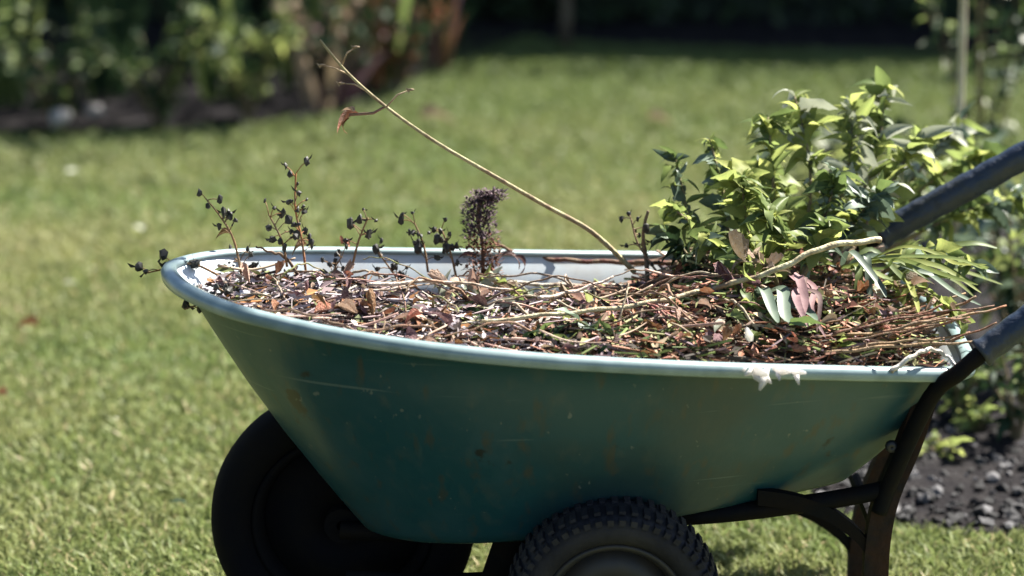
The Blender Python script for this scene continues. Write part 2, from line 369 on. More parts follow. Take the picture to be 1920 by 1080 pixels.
def branch(name, pts, keys, nleaf, size, label, cat='branch', group=None, rad=0.003, stem_col=(0.14, 0.13, 0.06), start=0.25, spread=1.0, up=-0.25):
    pts = [Vector(p) for p in pts]; root = empty(name, pts[0], label, cat, group)
    path = catmull(pts, 6); mb = MB(); mb.col = stem_col
    k = len(path); mb.tube(path, [rad * (1 - 0.7 * i / (k - 1)) for i in range(k)], 6)
    link_mesh('stem', mb.mesh('stem', M['stem'], True), root)
    for i in range(nleaf):
        t = start + (1 - start) * (i + 0.5) / nleaf; j = min(int(t * (k - 1)), k - 2); f = t * (k - 1) - j
        p = path[j].lerp(path[j + 1], f); tg = (path[j + 1] - path[j]).normalized()
        side = Vector((rnd.uniform(-1, 1), rnd.uniform(-1, 1), rnd.uniform(-0.6, 1))).normalized() * spread
        d = tg * 0.6 + side + Vector((0, 0, up))
        place_leaf(rnd.choice(LM[rnd.choice(keys)]), p, size * rnd.choice((0.4, 0.6, 0.8, 1.0, 1.25)) * rnd.uniform(0.85, 1.15), d, rnd.uniform(-1.6, 1.6), root)
    return root

# ------------------------------------------------------------------ the wheelbarrow
barrow = empty('wheelbarrow', (0.1, 3.3, 0.0), 'teal plastic garden wheelbarrow heaped with clippings, standing on the lawn', 'wheelbarrow')
rim_px = [(324, 510), (352, 540), (430, 575), (530, 602), (640, 625), (800, 650), (960, 667), (1100, 677), (1300, 687), (1500, 693), (1680, 697), (1770, 697),
          (1806, 688), (1800, 655), (1765, 600), (1705, 548), (1620, 510), (1500, 490), (1280, 483), (1050, 480), (850, 477), (600, 474), (460, 477), (385, 484), (338, 496)]
rim = catmull([on_rim(*p) for p in rim_px], 6, True); NR = len(rim)
rcx = sum(p.x for p in rim) / NR; rcy = sum(p.y for p in rim) / NR
minx, maxx = min(p.x for p in rim), max(p.x for p in rim)
def bottom_pt(p):
    u = (p.x - (minx + maxx) / 2) / ((maxx - minx) / 2)
    x = 0.135 + u * 0.352
    ymid = 3.325 + 0.05 * u; y = ymid + (p.y - 3.33 - 0.06 * u) * 0.60
    z = 0.198 + 0.074 * (u * 0.5 + 0.5)
    return Vector((x, y, z))
mb = MB(); rows = []
T = [0.0, 0.03, 0.06, 0.2, 0.4, 0.6, 0.78, 0.9, 0.95]
for t in T:
    row = []
    for p in rim:
        b = bottom_pt(p); q = p.lerp(b, t)
        out = Vector((p.x - rcx, p.y - rcy, 0)).normalized()
        q += out * 0.014 * math.sin(math.pi * t) + out * (-0.006 if t > 0.04 else 0)
        row.append(q)
    rows.append(row)
for t, s_ in ((0.985, 0.985), (1.0, 0.95), (1.0, 0.5)):
    cb = Vector((0.135, 3.325, 0)); row = []
    for p in rim:
        b = bottom_pt(p); q = p.lerp(b, t); c_ = Vector((cb.x, cb.y, q.z)); row.append(c_.lerp(q, s_))
    rows.append(row)
vs_ = [v for r_ in rows for v in r_]; nr = len(rows)
fs_ = [(i * NR + j, (i + 1) * NR + j, (i + 1) * NR + (j + 1) % NR, i * NR + (j + 1) % NR) for i in range(nr - 1) for j in range(NR)]
vs_.append(Vector((0.135, 3.325, 0.262))); fs_ += [((nr - 1) * NR + j, len(vs_) - 1, (nr - 1) * NR + (j + 1) % NR) for j in range(NR)]
mb.add(vs_, fs_)
tub = mb.build('tub', [M['tub_out'], M['tub_in']], barrow, smooth=True)
import bmesh
bm = bmesh.new(); bm.from_mesh(tub.data); bmesh.ops.recalc_face_normals(bm, faces=bm.faces); 
# make normals point outwards (away from the tub axis)
f0 = max(bm.faces, key=lambda f: f.calc_center_median().x); 
if f0.normal.x < 0: bmesh.ops.reverse_faces(bm, faces=bm.faces)
bm.to_mesh(tub.data); bm.free()
so = tub.modifiers.new('thick', 'SOLIDIFY'); so.thickness = 0.004; so.offset = -1; so.material_offset = 1; so.material_offset_rim = 1
# rolled lip: a flat-topped section swept round the rim
sec = [(-0.006, 0.0), (-0.004, 0.006), (0.004, 0.0085), (0.012, 0.0065), (0.0165, 0.0), (0.0155, -0.009), (0.0115, -0.0115), (0.010, -0.002), (0.0, -0.003)]
mb = MB(); vs_ = []
for i, p in enumerate(rim):
    t = (rim[(i + 1) % NR] - rim[i - 1]).normalized(); out = Vector((t.y, -t.x, 0)).normalized()
    if out.dot(Vector((p.x - rcx, p.y - rcy, 0))) < 0: out = -out
    for o_, z_ in sec: vs_.append(p + out * o_ + Vector((0, 0, z_)))
k = len(sec)
mb.add(vs_, [(i * k + j, i * k + (j + 1) % k, ((i + 1) % NR) * k + (j + 1) % k, ((i + 1) % NR) * k + j) for i in range(NR) for j in range(k)])
lip = mb.build('rim', M['rim'], barrow, smooth=True)
# two swage lines pressed into the side of the tub below the rim, one bolt row
def wall_pt(i, t, o_=0.004):
    p = rim[i % NR]; b = bottom_pt(p); q = p.lerp(b, t); out = Vector((p.x - rcx, p.y - rcy, 0)).normalized()
    return q + out * (0.020 * math.sin(math.pi * t) - 0.006 + o_)

def wheel(c, r_, w, name, tread, tyre_m, rim_m, spokes, axle_to):
    root = link_mesh(name, MB().mesh(name, tyre_m) if False else None, barrow) if False else None
    c = Vector(c); mb = MB(); tw = w / 2
    # hub doubles as the wheel's own mesh, its tyre and rim are the sub-parts
    mb.lathe([(0.008, -tw * 0.9), (0.026, -tw * 0.9), (0.026, tw * 0.9), (0.008, tw * 0.9)], c, 20)
    if spokes:
        for k_ in range(spokes):
            a = 2 * math.pi * k_ / spokes + 0.3; d = Vector((math.cos(a), 0, math.sin(a)))
            mb.box(c + d * r_ * 0.34, (r_ * 0.56, 0.012, 0.030), Euler((0, -a, 0)))
    wh = mb.build(name, rim_m, barrow)
    # tyre: rounded section
    prof = []
    ri = r_ * 0.66
    for j in range(16):
        a = 2 * math.pi * j / 16; rr = (r_ - ri) / 2
        prof.append((ri + rr + rr * math.copysign(abs(math.cos(a)) ** 0.8, math.cos(a)), tw * math.copysign(abs(math.sin(a)) ** 0.75, math.sin(a))))
    mb = MB(); mb.lathe(prof, c, 64)
    if tread:
        for k_ in range(tread):
            a = 2 * math.pi * k_ / tread
            for sy, off, ln in ((-1, 0.0, 1), (1, 0.5, 1)):
                aa = a + off * 2 * math.pi / tread
                for (ys, rr, hh, yy) in ((sy * tw * 0.42, r_ + 0.0003, 0.0045, tw * 0.62), (sy * tw * 0.88, r_ - 0.009, 0.008, tw * 0.34)):
                    d = Vector((math.cos(aa), 0, math.sin(aa)))
                    mb.box(c + d * rr + Vector((0, ys, 0)), (hh, yy, 2 * math.pi * r_ / tread * 0.5), Euler((0, -aa, 0)))
    ty = link_mesh('tyre', mb.mesh('tyre', tyre_m, False), wh, keep=False); ty.data.polygons.foreach_set('use_smooth', [i < 64 * 16 for i in range(len(ty.data.polygons))])
    # dished steel or plastic rim
    mb = MB(); ri2 = ri + 0.004
    mb.lathe([(ri2, -tw * 0.72), (ri2, tw * 0.72), (ri2 - 0.007, tw * 0.72), (ri2 - 0.016, tw * 0.3), (ri2 - 0.016, -tw * 0.3), (ri2 - 0.007, -tw * 0.72)], c, 56)
    mb.lathe([(0.024, -tw * 0.35), (ri2 - 0.014, -tw * 0.12), (ri2 - 0.014, tw * 0.02), (0.024, -tw * 0.25)], c, 56) if not spokes else None
    link_mesh('rim', mb.mesh('wheel_rim', rim_m, True), wh, keep=False)
    mb = MB(); mb.tube([c, axle_to], 0.008, 10); link_mesh('axle', mb.mesh('axle', M['frame'], True), wh, keep=False)
    return wh
fw = P(645, 980, 3.30); side_w = P(1150, 1112, 3.10)
front_wheel = wheel((fw.x, 3.30, 0.192), 0.192, 0.085, 'front_wheel', 0, M['wheel_black'], M['wheel_black'], 0, (fw.x, 3.40, 0.192))
side_wheel = wheel((side_w.x, 3.075, 0.149), 0.145, 0.095, 'side_wheel', 54, M['rubber'], M['wheel_metal'], 0, (side_w.x, 3.56, 0.149))
side_wheel['label'] = 'chunky knobbly tyre wheel under the middle of the tub'
front_wheel['label'] = 'smooth black wheel under the nose of the tub'

# chassis tubes
mb = MB()
for Yc, sgn in ((3.16, -1), (3.50, 1)):
    a = [(fw.x, 3.30 + sgn * 0.056, 0.192), (fw.x + 0.12, 3.30 + sgn * 0.07, 0.195), (0.0, 3.33 + sgn * 0.12, 0.222), (0.25, Yc - sgn * 0.02, 0.238), (0.42, Yc - sgn * 0.01, 0.262), (0.52, Yc, 0.285)]
    mb.tube(catmull(a, 6), 0.013, 10)
mb.tube([(0.0, 3.21, 0.215), (0.0, 3.45, 0.215)], 0.010, 8)
mb.tube([(side_w.x, 3.2, 0.149), (side_w.x, 3.2, 0.235)], 0.012, 8); mb.tube([(side_w.x, 3.46, 0.149), (side_w.x, 3.46, 0.235)], 0.012, 8)
for Yb in (3.17, 3.47):
    q = P(962, 1010, Yb); mb.box((q.x, Yb, q.z - 0.01), (0.056, 0.010, 0.12), Euler((0, R(18), 0)))
mb.tube([P(650, 1085, 3.20), P(760, 1092, 3.19), P(880, 1090, 3.18), P(975, 1085, 3.175)], 0.013, 10)
mb.build('chassis', M['frame'], barrow, smooth=True)

def handle(path, grip_path, gr, Yl):
    mb = MB(); mb.tube(catmull(path, 6), 0.0118, 12)
    h = mb.build('handle', M['frame'], barrow, smooth=True)
    mb = MB(); gp = catmull(grip_path, 10); k = len(gp)
    rr = [gr * (1 + (0.10 if i in (0, 1, k - 2, k - 1) else 0) + 0.035 * math.sin(i * 1.9)) for i in range(k)]
    mb.tube(gp, rr, 16)
    link_mesh('grip', mb.mesh('grip', M['grip'], True), h, keep=False)
    return h
n0 = Vector((0.47, 3.16, 0.280))
handle([P(1648, 960, 3.155), P(1675, 890, 3.15), P(1745, 745, 3.12), P(1800, 697, 3.10), P(1850, 655, 3.10), P(1925, 600, 3.11)],
       [P(1838, 664, 3.10), P(1930, 596, 3.11), P(2050, 508, 3.12), P(2150, 440, 3.13)], 0.0185, 3.15)
handle([Vector((0.45, 3.50, 0.27)), Vector((0.48, 3.56, 0.36)), Vector((0.47, 3.62, 0.46)), P(1600, 475, 3.64), P(1700, 412, 3.64), P(1800, 358, 3.64)],
       [P(1648, 442, 3.64), P(1760, 380, 3.64), P(1900, 303, 3.64), P(2060, 215, 3.64), P(2120, 182, 3.64)], 0.0218, 3.5)
# legs: pressed steel, bent to a foot
def leg(Y, dx):
    mb = MB()
    def pp(px, py): q = P(px, py, Y); return Vector((q.x + dx, Y, q.z))
    a = catmull([pp(1735, 738), pp(1700, 840), pp(1662, 930), pp(1645, 1010), pp(1640, 1100), pp(1638, 1200)], 5)
    a.append(Vector((a[-1].x, Y, 0.02)))
    vs_ = []; w = [0.017] * len(a)
    for p, ww in zip(a, w):
        vs_ += [p + Vector((-ww, -0.012, 0)), p + Vector((ww, -0.012, 0)), p + Vector((ww, 0.012, 0)), p + Vector((-ww, 0.012, 0))]
    k = len(a)
    mb.add(vs_, [(i * 4 + j, i * 4 + (j + 1) % 4, (i + 1) * 4 + (j + 1) % 4, (i + 1) * 4 + j) for i in range(k - 1) for j in range(4)] + [(0, 3, 2, 1), tuple((k - 1) * 4 + j for j in range(4))])
    lg = mb.build('leg', M['rust'], barrow)
    mb = MB(); e = a[-1]; mb.box((e.x, Y, 0.012), (0.075, 0.05, 0.012)); link_mesh('foot', mb.mesh('foot', M['rust']), lg, keep=False)
    # curved brace running forward to the underside
    mb = MB(); b = catmull([pp(1636, 1040), pp(1600, 995), pp(1545, 958), pp(1480, 938), pp(1420, 930)], 6)
    vs_ = []
    for p in b: vs_ += [p + Vector((0, -0.008, -0.011)), p + Vector((0, -0.008, 0.011)), p + Vector((0, 0.008, 0.011)), p + Vector((0, 0.008, -0.011))]
    k = len(b)
    mb.add(vs_, [(i * 4 + j, i * 4 + (j + 1) % 4, (i + 1) * 4 + (j + 1) % 4, (i + 1) * 4 + j) for i in range(k - 1) for j in range(4)] + [(0, 3, 2, 1), tuple((k - 1) * 4 + j for j in range(4))])
    link_mesh('brace', mb.mesh('brace', M['frame']), lg, keep=False)
leg(3.165, 0.0)
leg(3.48, -0.025)
mb = MB(); q0 = P(1655, 960, 3.17); mb.tube([(q0.x, 3.17, 0.20), (q0.x, 3.48, 0.20)], 0.009, 8); mb.build('leg_crossbar', M['frame'], barrow)
# bolts through the tub above the leg
for px, py in ((1672, 838),):
    q = P(px, py, 3.145); mb = MB(); mb.lathe([(0.001, -0.004), (0.008, -0.003), (0.009, 0.004), (0.001, 0.005)], q, 10); mb.build('bolt', M['wheel_metal'], barrow, smooth=True)

# ------------------------------------------------------------------ clippings in the tub
def sstep(a, b, x): t = min(max((x - a) / (b - a), 0), 1); return t * t * (3 - 2 * t)
def heap(x, y, s):
    h = -0.036 + sstep(-0.05, 0.40, x) * 0.062 * (1 - s ** 4) + 0.018 * (1 - s * s)
    h += 0.022 * noise.noise(Vector((x * 9, y * 9, 1.7))) + 0.006 * noise.noise(Vector((x * 31, y * 31, 4)))
    # hollow along the far side where the bare wall of the tub shows
    h -= 0.030 * sstep(3.28, 3.44, y) * (1 - sstep(0.14, 0.32, x))
    return rim_z(x) + h
def heap_point(smax=0.92):
    i = rnd.randrange(NR); s = math.sqrt(rnd.random()) * smax; p = rim[i]
    # even over the area
    while True:
        x = rnd.uniform(minx, maxx); y = rnd.uniform(2.95, 3.75)
        j = None
        if inside(x, y, RIMP): break
    s = radial(x, y)
    return x, y, s
RIMP = [(p.x, p.y) for p in rim]
RP = np.array(RIMP)
def fits(p):
    d = np.min(np.hypot(RP[:, 0] - p[0], RP[:, 1] - p[1])); return d > 0.014 + 0.85 * max(rim_z(p[0]) - p[2], 0) and inside(p[0], p[1], RIMP)
def radial(x, y):
    # 0 at the centre line, 1 at the rim, by distance to the rim
    d = np.min(np.hypot(RP[:, 0] - x, RP[:, 1] - y)); return 1 - min(d / 0.22, 1.0)
# body of the heap
mb = MB(); rings = (0.0, 0.2, 0.4, 0.55, 0.7, 0.78, 0.84, 0.88); cx, cy = 0.12, 3.33; vs_ = []
for s in rings[1:]:
    for p in rim:
        x = cx + (p.x - cx) * s; y = cy + (p.y - cy) * s
        vs_.append((x, y, heap(x, y, radial(x, y)) - 0.014))
for p in rim:
    x = cx + (p.x - cx) * 0.78; y = cy + (p.y - cy) * 0.74; vs_.append((x, y, rim_z(x) - 0.10))
vs_.append((cx, cy, heap(cx, cy, 0) - 0.014)); k = len(rings)
fs_ = [(i * NR + j, (i + 1) * NR + j, (i + 1) * NR + (j + 1) % NR, i * NR + (j + 1) % NR) for i in range(k - 1) for j in range(NR)]
fs_ += [(len(vs_) - 1, j, (j + 1) % NR) for j in range(NR)]
mb.col = (0.05, 0.035, 0.025); mb.add(vs_, fs_)
# chopped bits spread over it
PAL_L = [(0.38, 0.31, 0.31), (0.46, 0.39, 0.38), (0.30, 0.22, 0.22), (0.34, 0.31, 0.34), (0.15, 0.09, 0.07), (0.24, 0.17, 0.18), (0.04, 0.03, 0.025), (0.05, 0.035, 0.03), (0.14, 0.16, 0.06), (0.30, 0.14, 0.05), (0.58, 0.53, 0.45)]
PAL_R = [(0.10, 0.14, 0.045), (0.04, 0.03, 0.02), (0.30, 0.14, 0.08), (0.24, 0.10, 0.07), (0.40, 0.31, 0.20), (0.14, 0.08, 0.05), (0.16, 0.20, 0.06), (0.28, 0.27, 0.12), (0.05, 0.04, 0.03), (0.42, 0.22, 0.15), (0.22, 0.15, 0.16)]
for i in range(15000):
    x, y, s = heap_point()
    if s > 0.96 and rnd.random() < 0.8: continue
    z = heap(x, y, s) + rnd.uniform(-0.012, 0.010); g = rnd.uniform(0.6, 1.25)
    cc = rnd.choice(PAL_R if rnd.random() < sstep(-0.1, 0.2, x) else PAL_L); mb.col = tuple(v * g for v in cc)
    a = rnd.uniform(0, 6.28)
    if rnd.random() < 0.5:
        ln = rnd.uniform(0.015, 0.075); d = Vector((math.cos(a), math.sin(a) * 0.8, rnd.uniform(-0.3, 0.35))) * ln / 2; p = Vector((x, y, z)); r_ = rnd.uniform(0.0006, 0.0021)
        # keep bits inside the tub
        if not (fits(p + d) and fits(p - d)): continue
        mb.tube([p - d, p + d], r_, 3, False)
    else:
        ln = rnd.uniform(0.006, 0.017); u = Vector((math.cos(a), math.sin(a), rnd.uniform(-0.7, 0.7))).normalized() * ln
        w = Vector((-math.sin(a), math.cos(a), rnd.uniform(-0.8, 0.8))).normalized() * ln * rnd.uniform(0.3, 0.55); p = Vector((x, y, z))
        if not (fits(p + u) and fits(p - u)): continue
        mb.add([p - u, p + w + Vector((0, 0, 0.003)), p + u, p - w + Vector((0, 0, 0.002))], [(0, 1, 2), (0, 2, 3)])
heap_o = mb.build('garden_clippings', M['debris']); tag(heap_o, 'chopped dry stems and leaf litter filling the teal wheelbarrow', 'clippings', kind='stuff')

def zone(x, y):
    u = (x - minx) / (maxx - minx); v = (y - 3.3) - 0.05 * u
    a = 'at the front tip' if u < 0.2 else 'in the front half' if u < 0.42 else 'in the middle' if u < 0.6 else 'in the rear half' if u < 0.8 else 'at the rear end'
    return ('beside the near rim ' if v < -0.07 else 'along the centre line ' if v < 0.06 else 'towards the far rim ') + a
# loose dry leaves lying on the heap
for i in range(280):
    x, y, s = heap_point()
    z = heap(x, y, s) + rnd.uniform(0.004, 0.016)
    if not fits((x, y, z - 0.03)): continue
    keys = ('brown', 'plum', 'tan') if x < 0.0 else ('brown', 'tan', 'plum', 'brown')
    a = rnd.uniform(0, 6.28)
    key = rnd.choice(keys)
    o = place_leaf(rnd.choice(LM[key]), Vector((x, y, z + 0.002)), rnd.uniform(0.014, 0.036), (math.cos(a), math.sin(a), rnd.uniform(-0.4, 0.6)), rnd.uniform(-1.5, 1.5), name='dry_leaf')
    tag(o, 'small curled dry %s leaf lying %s' % ({'brown': 'rust brown', 'plum': 'purplish', 'tan': 'pale tan'}[key], zone(x, y)), 'leaf', 'dry leaves lying on the clippings')
# green sprigs among them
for i in range(46):
    x, y, s = heap_point()
    if s > 0.85 or x < -0.12: continue
    z = heap(x, y, s) + rnd.uniform(0.004, 0.016); a = rnd.uniform(0, 6.28)
    key = rnd.choice(('green', 'grey', 'dark', 'pale', 'lime'))
    o = place_leaf(rnd.choice(LM[key]), Vector((x, y, z)), rnd.uniform(0.024, 0.048), (math.cos(a), math.sin(a), rnd.uniform(-0.3, 0.5)), rnd.uniform(-1, 1), name='green_leaf')
    tag(o, 'small fresh %s leaf lying %s' % ({'green': 'mid green', 'grey': 'grey green', 'dark': 'dark green', 'pale': 'whitish green', 'lime': 'yellow green'}[key], zone(x, y)), 'leaf', 'green leaves lying on the clippings')
# loose twigs
for i in range(70):
    x, y, s = heap_point()
    if s > 0.8: continue
    a = rnd.gauss(0, 0.5) if rnd.random() < 0.7 else rnd.uniform(0, 3.1); ln = rnd.uniform(0.04, 0.13)
    d = Vector((math.cos(a), math.sin(a), 0)) * ln / 2
    if not (inside(x + d.x * 1.1, y + d.y * 1.1, RIMP) and inside(x - d.x * 1.1, y - d.y * 1.1, RIMP)): continue
    mb = MB(); c_ = Vector((x, y, heap(x, y, s) + 0.010)); z1, z2 = rnd.uniform(-0.012, 0.022), rnd.uniform(-0.012, 0.022)
    rr = rnd.uniform(0.0010, 0.0024)
    mb.tube(catmull([-d + Vector((0, 0, z1)), Vector((rnd.uniform(-.006, .006), rnd.uniform(-.006, .006), 0.004)), d + Vector((0, 0, z2))], 4), [rr * (1.1 - 0.05 * k_) for k_ in range(9)], 5)
    o = mb.build('twig', M['twig'], smooth=True); o.location = c_
    tag(o, ('thick' if rr > 0.0019 else 'medium' if rr > 0.0014 else 'thin') + ' short dry twig lying ' + zone(x, y), 'twig', 'dry twigs lying on the clippings')

def stalk(name, pts, rad, c, label, cat='stalk', group=None, n=8):
    pts = [Vector(p) for p in pts]; path = catmull(pts, 8); k = len(path)
    mb = MB(); mb.col = c; o0 = pts[0]
    mb.tube([p - o0 + Vector((0, 0, 0.0012 * math.sin(i * 1.3))) for i, p in enumerate(path)], [rad * (1 - 0.45 * i / (k - 1)) * (1 + 0.14 * (i % 7 == 0)) for i in range(k)], n)
    o = mb.build(name, M['stem'], smooth=True); o.location = o0
    return tag(o, label, cat, group)
# the long pale stalk lying diagonally over the heap
stalk('stalk', [P(1650, 450, 3.28), P(1545, 464, 3.24), P(1450, 508, 3.22), P(1320, 545, 3.22), P(1180, 574, 3.18), P(1010, 592, 3.14), P(830, 612, 3.14)], 0.0044, (0.50, 0.46, 0.29), 'long pale yellow stalk lying diagonally across the clippings')
stalk('stalk', [P(1310, 540, 3.46), P(1180, 537, 3.46), P(1050, 535, 3.45), P(930, 528, 3.44)], 0.0045, (0.66, 0.63, 0.55), 'straight whitish stalk lying level in front of the bare far wall')
stalk('stalk', [P(1310, 492, 3.50), P(1180, 492, 3.52), P(1060, 488, 3.53), P(985, 478, 3.53), P(935, 460, 3.50)], 0.0042, (0.10, 0.028, 0.022), 'dark red stem lying along the far edge of the tub')
stalk('stalk', [P(1215, 545, 3.40), P(1212, 490, 3.42), P(1206, 440, 3.42), P(1215, 395, 3.42)], 0.0038, (0.10, 0.07, 0.045), 'short dark stem standing upright left of the leafy branches')
for (a, b, c_, r_, l_) in (((690, 535), (830, 528), (960, 545), 0.003, 'thin pale pink straw lying below the bare inner wall at the front'),
                       ((520, 545), (640, 550), (760, 538), 0.0028, 'thin beige straw lying near the front tip of the tub'),
                       ((640, 600), (760, 606), (830, 596), 0.003, 'pale straw lying along the near rim among orange leaves'),
                       ((1010, 560), (1080, 545), (1150, 520), 0.003, 'short cream straw in the middle of the heap below the dark red stem')):
    stalk('straw', [P(*a, 3.2), P(*b, 3.24), P(*c_, 3.26)], r_, (0.60, 0.50, 0.42), l_, 'straw')
# white twig bent over the rear end of the rim
stalk('twig', [P(1670, 697, 3.09), P(1712, 668, 3.10), P(1745, 655, 3.12), P(1775, 668, 3.13), P(1795, 690, 3.12)], 0.0036, (0.66, 0.62, 0.56), 'bleached twig arched over the near rim beside the handle', 'twig')

# long thin flowering stalk that leans out to the upper left, with a withered leaf hanging from it
root = empty('long_stalk', P(1180, 545, 3.36), 'long thin arching grass stalk leaning out of the barrow to the upper left', 'stalk')
path = catmull([P(1190, 510, 3.42), P(1110, 435, 3.40), P(1020, 384, 3.37), P(930, 332, 3.34), P(820, 268, 3.33), P(730, 205, 3.32), P(655, 140, 3.31), P(600, 75, 3.30)], 8)
mb = MB(); mb.col = (0.30, 0.27, 0.15); k = len(path); mb.tube(path, [0.0040 * (1 - 0.6 * i / k) for i in range(k)], 6); link_mesh('stem', mb.mesh('stem', M['stem'], True), root)
for (a, b, c_) in (((655, 140), (628, 128), (604, 122)), ((640, 125), (650, 100), (668, 88)), ((725, 200), (745, 178), (770, 168)), ((690, 172), (665, 158), (640, 156))):
    mb = MB(); mb.col = (0.42, 0.32, 0.22); mb.tube([P(*a, 3.315), P(*b, 3.31), P(*c_, 3.305)], [0.0014, 0.0012, 0.0007], 5)
    q = P(*c_, 3.305); mb.blob(q, 0.0032, (1.8, 0.5, 0.6)); mb.add([q, q + Vector((-0.008, 0.001, 0.003)), q + Vector((-0.003, 0, -0.005))], [(0, 1, 2)]); link_mesh('sprig', mb.mesh('sprig', M['stem'], True), root)
root2 = empty('withered_leaf', P(722, 205, 3.32), 'withered orange brown leaf dangling from the long arching stalk', 'leaf')
mb = MB(); mb.col = (0.22, 0.10, 0.08); mb.tube([P(722, 200, 3.32), P(700, 212, 3.31), P(655, 215, 3.31)], [0.0016, 0.0020, 0.0022], 5); link_mesh('leaf_stalk', mb.mesh('leaf_stalk', M['stem'], True), root2)
place_leaf(LM['brown'][0], P(672, 212, 3.31), 0.046, (-0.95, 0.1, -0.22), 0.9, root2, 'blade'); place_leaf(LM['tan'][0], P(664, 210, 3.30), 0.022, (-0.6, 0.2, 0.5), 0.2, root2, 'blade')
place_leaf(LM['brown'][2], P(655, 222, 3.31), 0.034, (-0.9, -0.2, -0.35), -0.5, root2, 'blade')

# dried flower spike
root = empty('dried_flower_spike', P(905, 510, 3.44), 'dark fuzzy dried flower spike standing up at the middle of the far rim', 'flower head')
mb = MB(); mb.col = (0.12, 0.07, 0.05); sp = catmull([P(905, 520, 3.44), P(905, 460, 3.44), P(896, 410, 3.44), P(905, 372, 3.44), P(930, 366, 3.43)], 6)
mb.tube(sp, 0.003, 6); link_mesh('stem', mb.mesh('stem', M['stem'], True), root)
mb = MB()
for i in range(2600):
    t = rnd.random(); j = int(t * (len(sp) - 1)); p = sp[j]; rr = 0.031 * (0.5 + 0.5 * abs(noise.noise(Vector((t * 7, 2, 3)))) + 0.35 * math.sin(math.pi * min(t * 0.9 + 0.15, 1))) * rnd.random() ** 0.6
    a = rnd.uniform(0, 6.28); g = rnd.uniform(0.35, 1.7)
    mb.col = tuple(v * g for v in ((0.085, 0.058, 0.066) if t > 0.35 else (0.12, 0.055, 0.035)))
    o_ = p + Vector((math.cos(a) * rr, math.sin(a) * rr * 0.8, rnd.uniform(-0.008, 0.008)))
    d = Vector((math.cos(a), math.sin(a), rnd.uniform(-0.6, 1.2))).normalized() * rnd.uniform(0.002, 0.008); e = Vector((-math.sin(a), math.cos(a), rnd.uniform(-.5, .5))) * rnd.uniform(0.0008, 0.0025)
    mb.add([o_ - d * 0.3, o_ + e, o_ + d, o_ - e], [(0, 1, 2), (0, 2, 3)])
    if i % 14 == 0: mb.blob(o_, rnd.uniform(0.001, 0.0028), (1, 1, 1.4))
link_mesh('florets', mb.mesh('florets', M['floret']), root)['kind'] = 'stuff'
for dx, ang in ((0.02, 0.4), (0.04, -0.3), (-0.02, 2.6)):
    place_leaf(LM['plum'][2], P(915, 480, 3.43) + Vector((dx, 0, 0)), 0.05, (math.cos(ang), 0, math.sin(ang)), 0.5, root, 'withered_leaf')

# wiry sprigs with black seed heads along the front of the tub
def sprig(pts, Y, beads, label, seed, col_=(0.20, 0.11, 0.05), nb=3, br=0.0036):
    r2 = random.Random(seed); wp = [P(x + r2.uniform(-9, 9), y, Y) for x, y in pts]; root = empty('seed_head', wp[0], label, 'seed head')
    path = catmull(wp, 6); mb = MB(); mb.col = col_; mb.tube(path, [0.0020 * (1 - 0.5 * i / len(path)) for i in range(len(path))], 5)
    ends = []
    for k_ in range(int(beads * 1.5)):
        j = r2.randrange(len(path) // 4, len(path)); p = path[j]; e = p + Vector((r2.uniform(-0.020, 0.020), r2.uniform(-0.012, 0.012), r2.uniform(-0.004, 0.018)))
        mb.tube([p, p.lerp(e, 0.5) + Vector((0, 0, 0.002)), e], 0.0007, 4); ends.append(e)
    link_mesh('stem', mb.mesh('stem', M['stem'], True), root)
    for e in ends:
        mb = MB(); s_ = br * r2.uniform(0.9, 1.9)
        mb.blob(e, s_, (r2.uniform(0.5, 1), r2.uniform(.6, 1), r2.uniform(0.6, 1.5))); mb.v = [tuple(v_[k3] + r2.uniform(-.28, .28) * s_ for k3 in range(3)) for v_ in mb.v]
        d3 = Vector((r2.uniform(-1, 1), r2.uniform(-.5, .5), r2.uniform(-.4, 1))).normalized() * s_ * 2.2; mb.add([e, e + d3 + Vector((0, 0, s_ * .5)), e + d3 * 0.7 - Vector((0, 0, s_ * .3))], [(0, 1, 2)]); link_mesh('seed_pod', mb.mesh('seed_pod', M['seed'], False), root)
    return root
sprig([(460, 520), (432, 450), (408, 405), (390, 372)], 3.30, 7, 'wiry sprig of black seed pods leaning left above the front tip', 1)
sprig([(530, 500), (520, 450), (512, 402)], 3.30, 8, 'small dark seed sprig just left of the tall rusty one', 2)
sprig([(578, 510), (565, 450), (556, 390), (553, 325)], 3.31, 12, 'tall rusty brown seed spike rising above the front of the tub', 3, (0.30, 0.12, 0.05))
sprig([(665, 500), (680, 450), (692, 408)], 3.34, 6, 'short seed sprig with two dark pods midway along the far rim', 4)
sprig([(800, 510), (790, 460), (772, 418)], 3.40, 9, 'dark seed sprig second to the left of the fuzzy flower spike', 5)
sprig([(850, 520), (838, 470), (828, 430)], 3.40, 10, 'dark seed sprig touching the left side of the fuzzy flower spike', 6)
sprig([(420, 520), (370, 495), (325, 500), (282, 512)], 3.27, 6, 'seed sprig poking out past the front tip of the tub', 7, nb=2, br=0.0055)
sprig([(450, 560), (400, 560), (352, 580)], 3.20, 7, 'seed sprig hanging down over the near rim at the front', 8, br=0.0045)
sprig([(500, 540), (470, 505), (440, 480)], 3.34, 9, 'low seed sprig lying against the bare wall near the front tip', 9)
sprig([(640, 545), (625, 515), (640, 480)], 3.38, 10, 'low seed sprig against the bare wall in the middle of the front half', 10)
sprig([(760, 540), (735, 510), (700, 470)], 3.40, 10, 'low seed sprig against the bare wall left of the dark sprigs', 11)
sprig([(1240, 520), (1195, 460), (1180, 410)], 3.42, 8, 'seed sprig leaning left beside the upright dark stem', 12, (0.34, 0.22, 0.15))
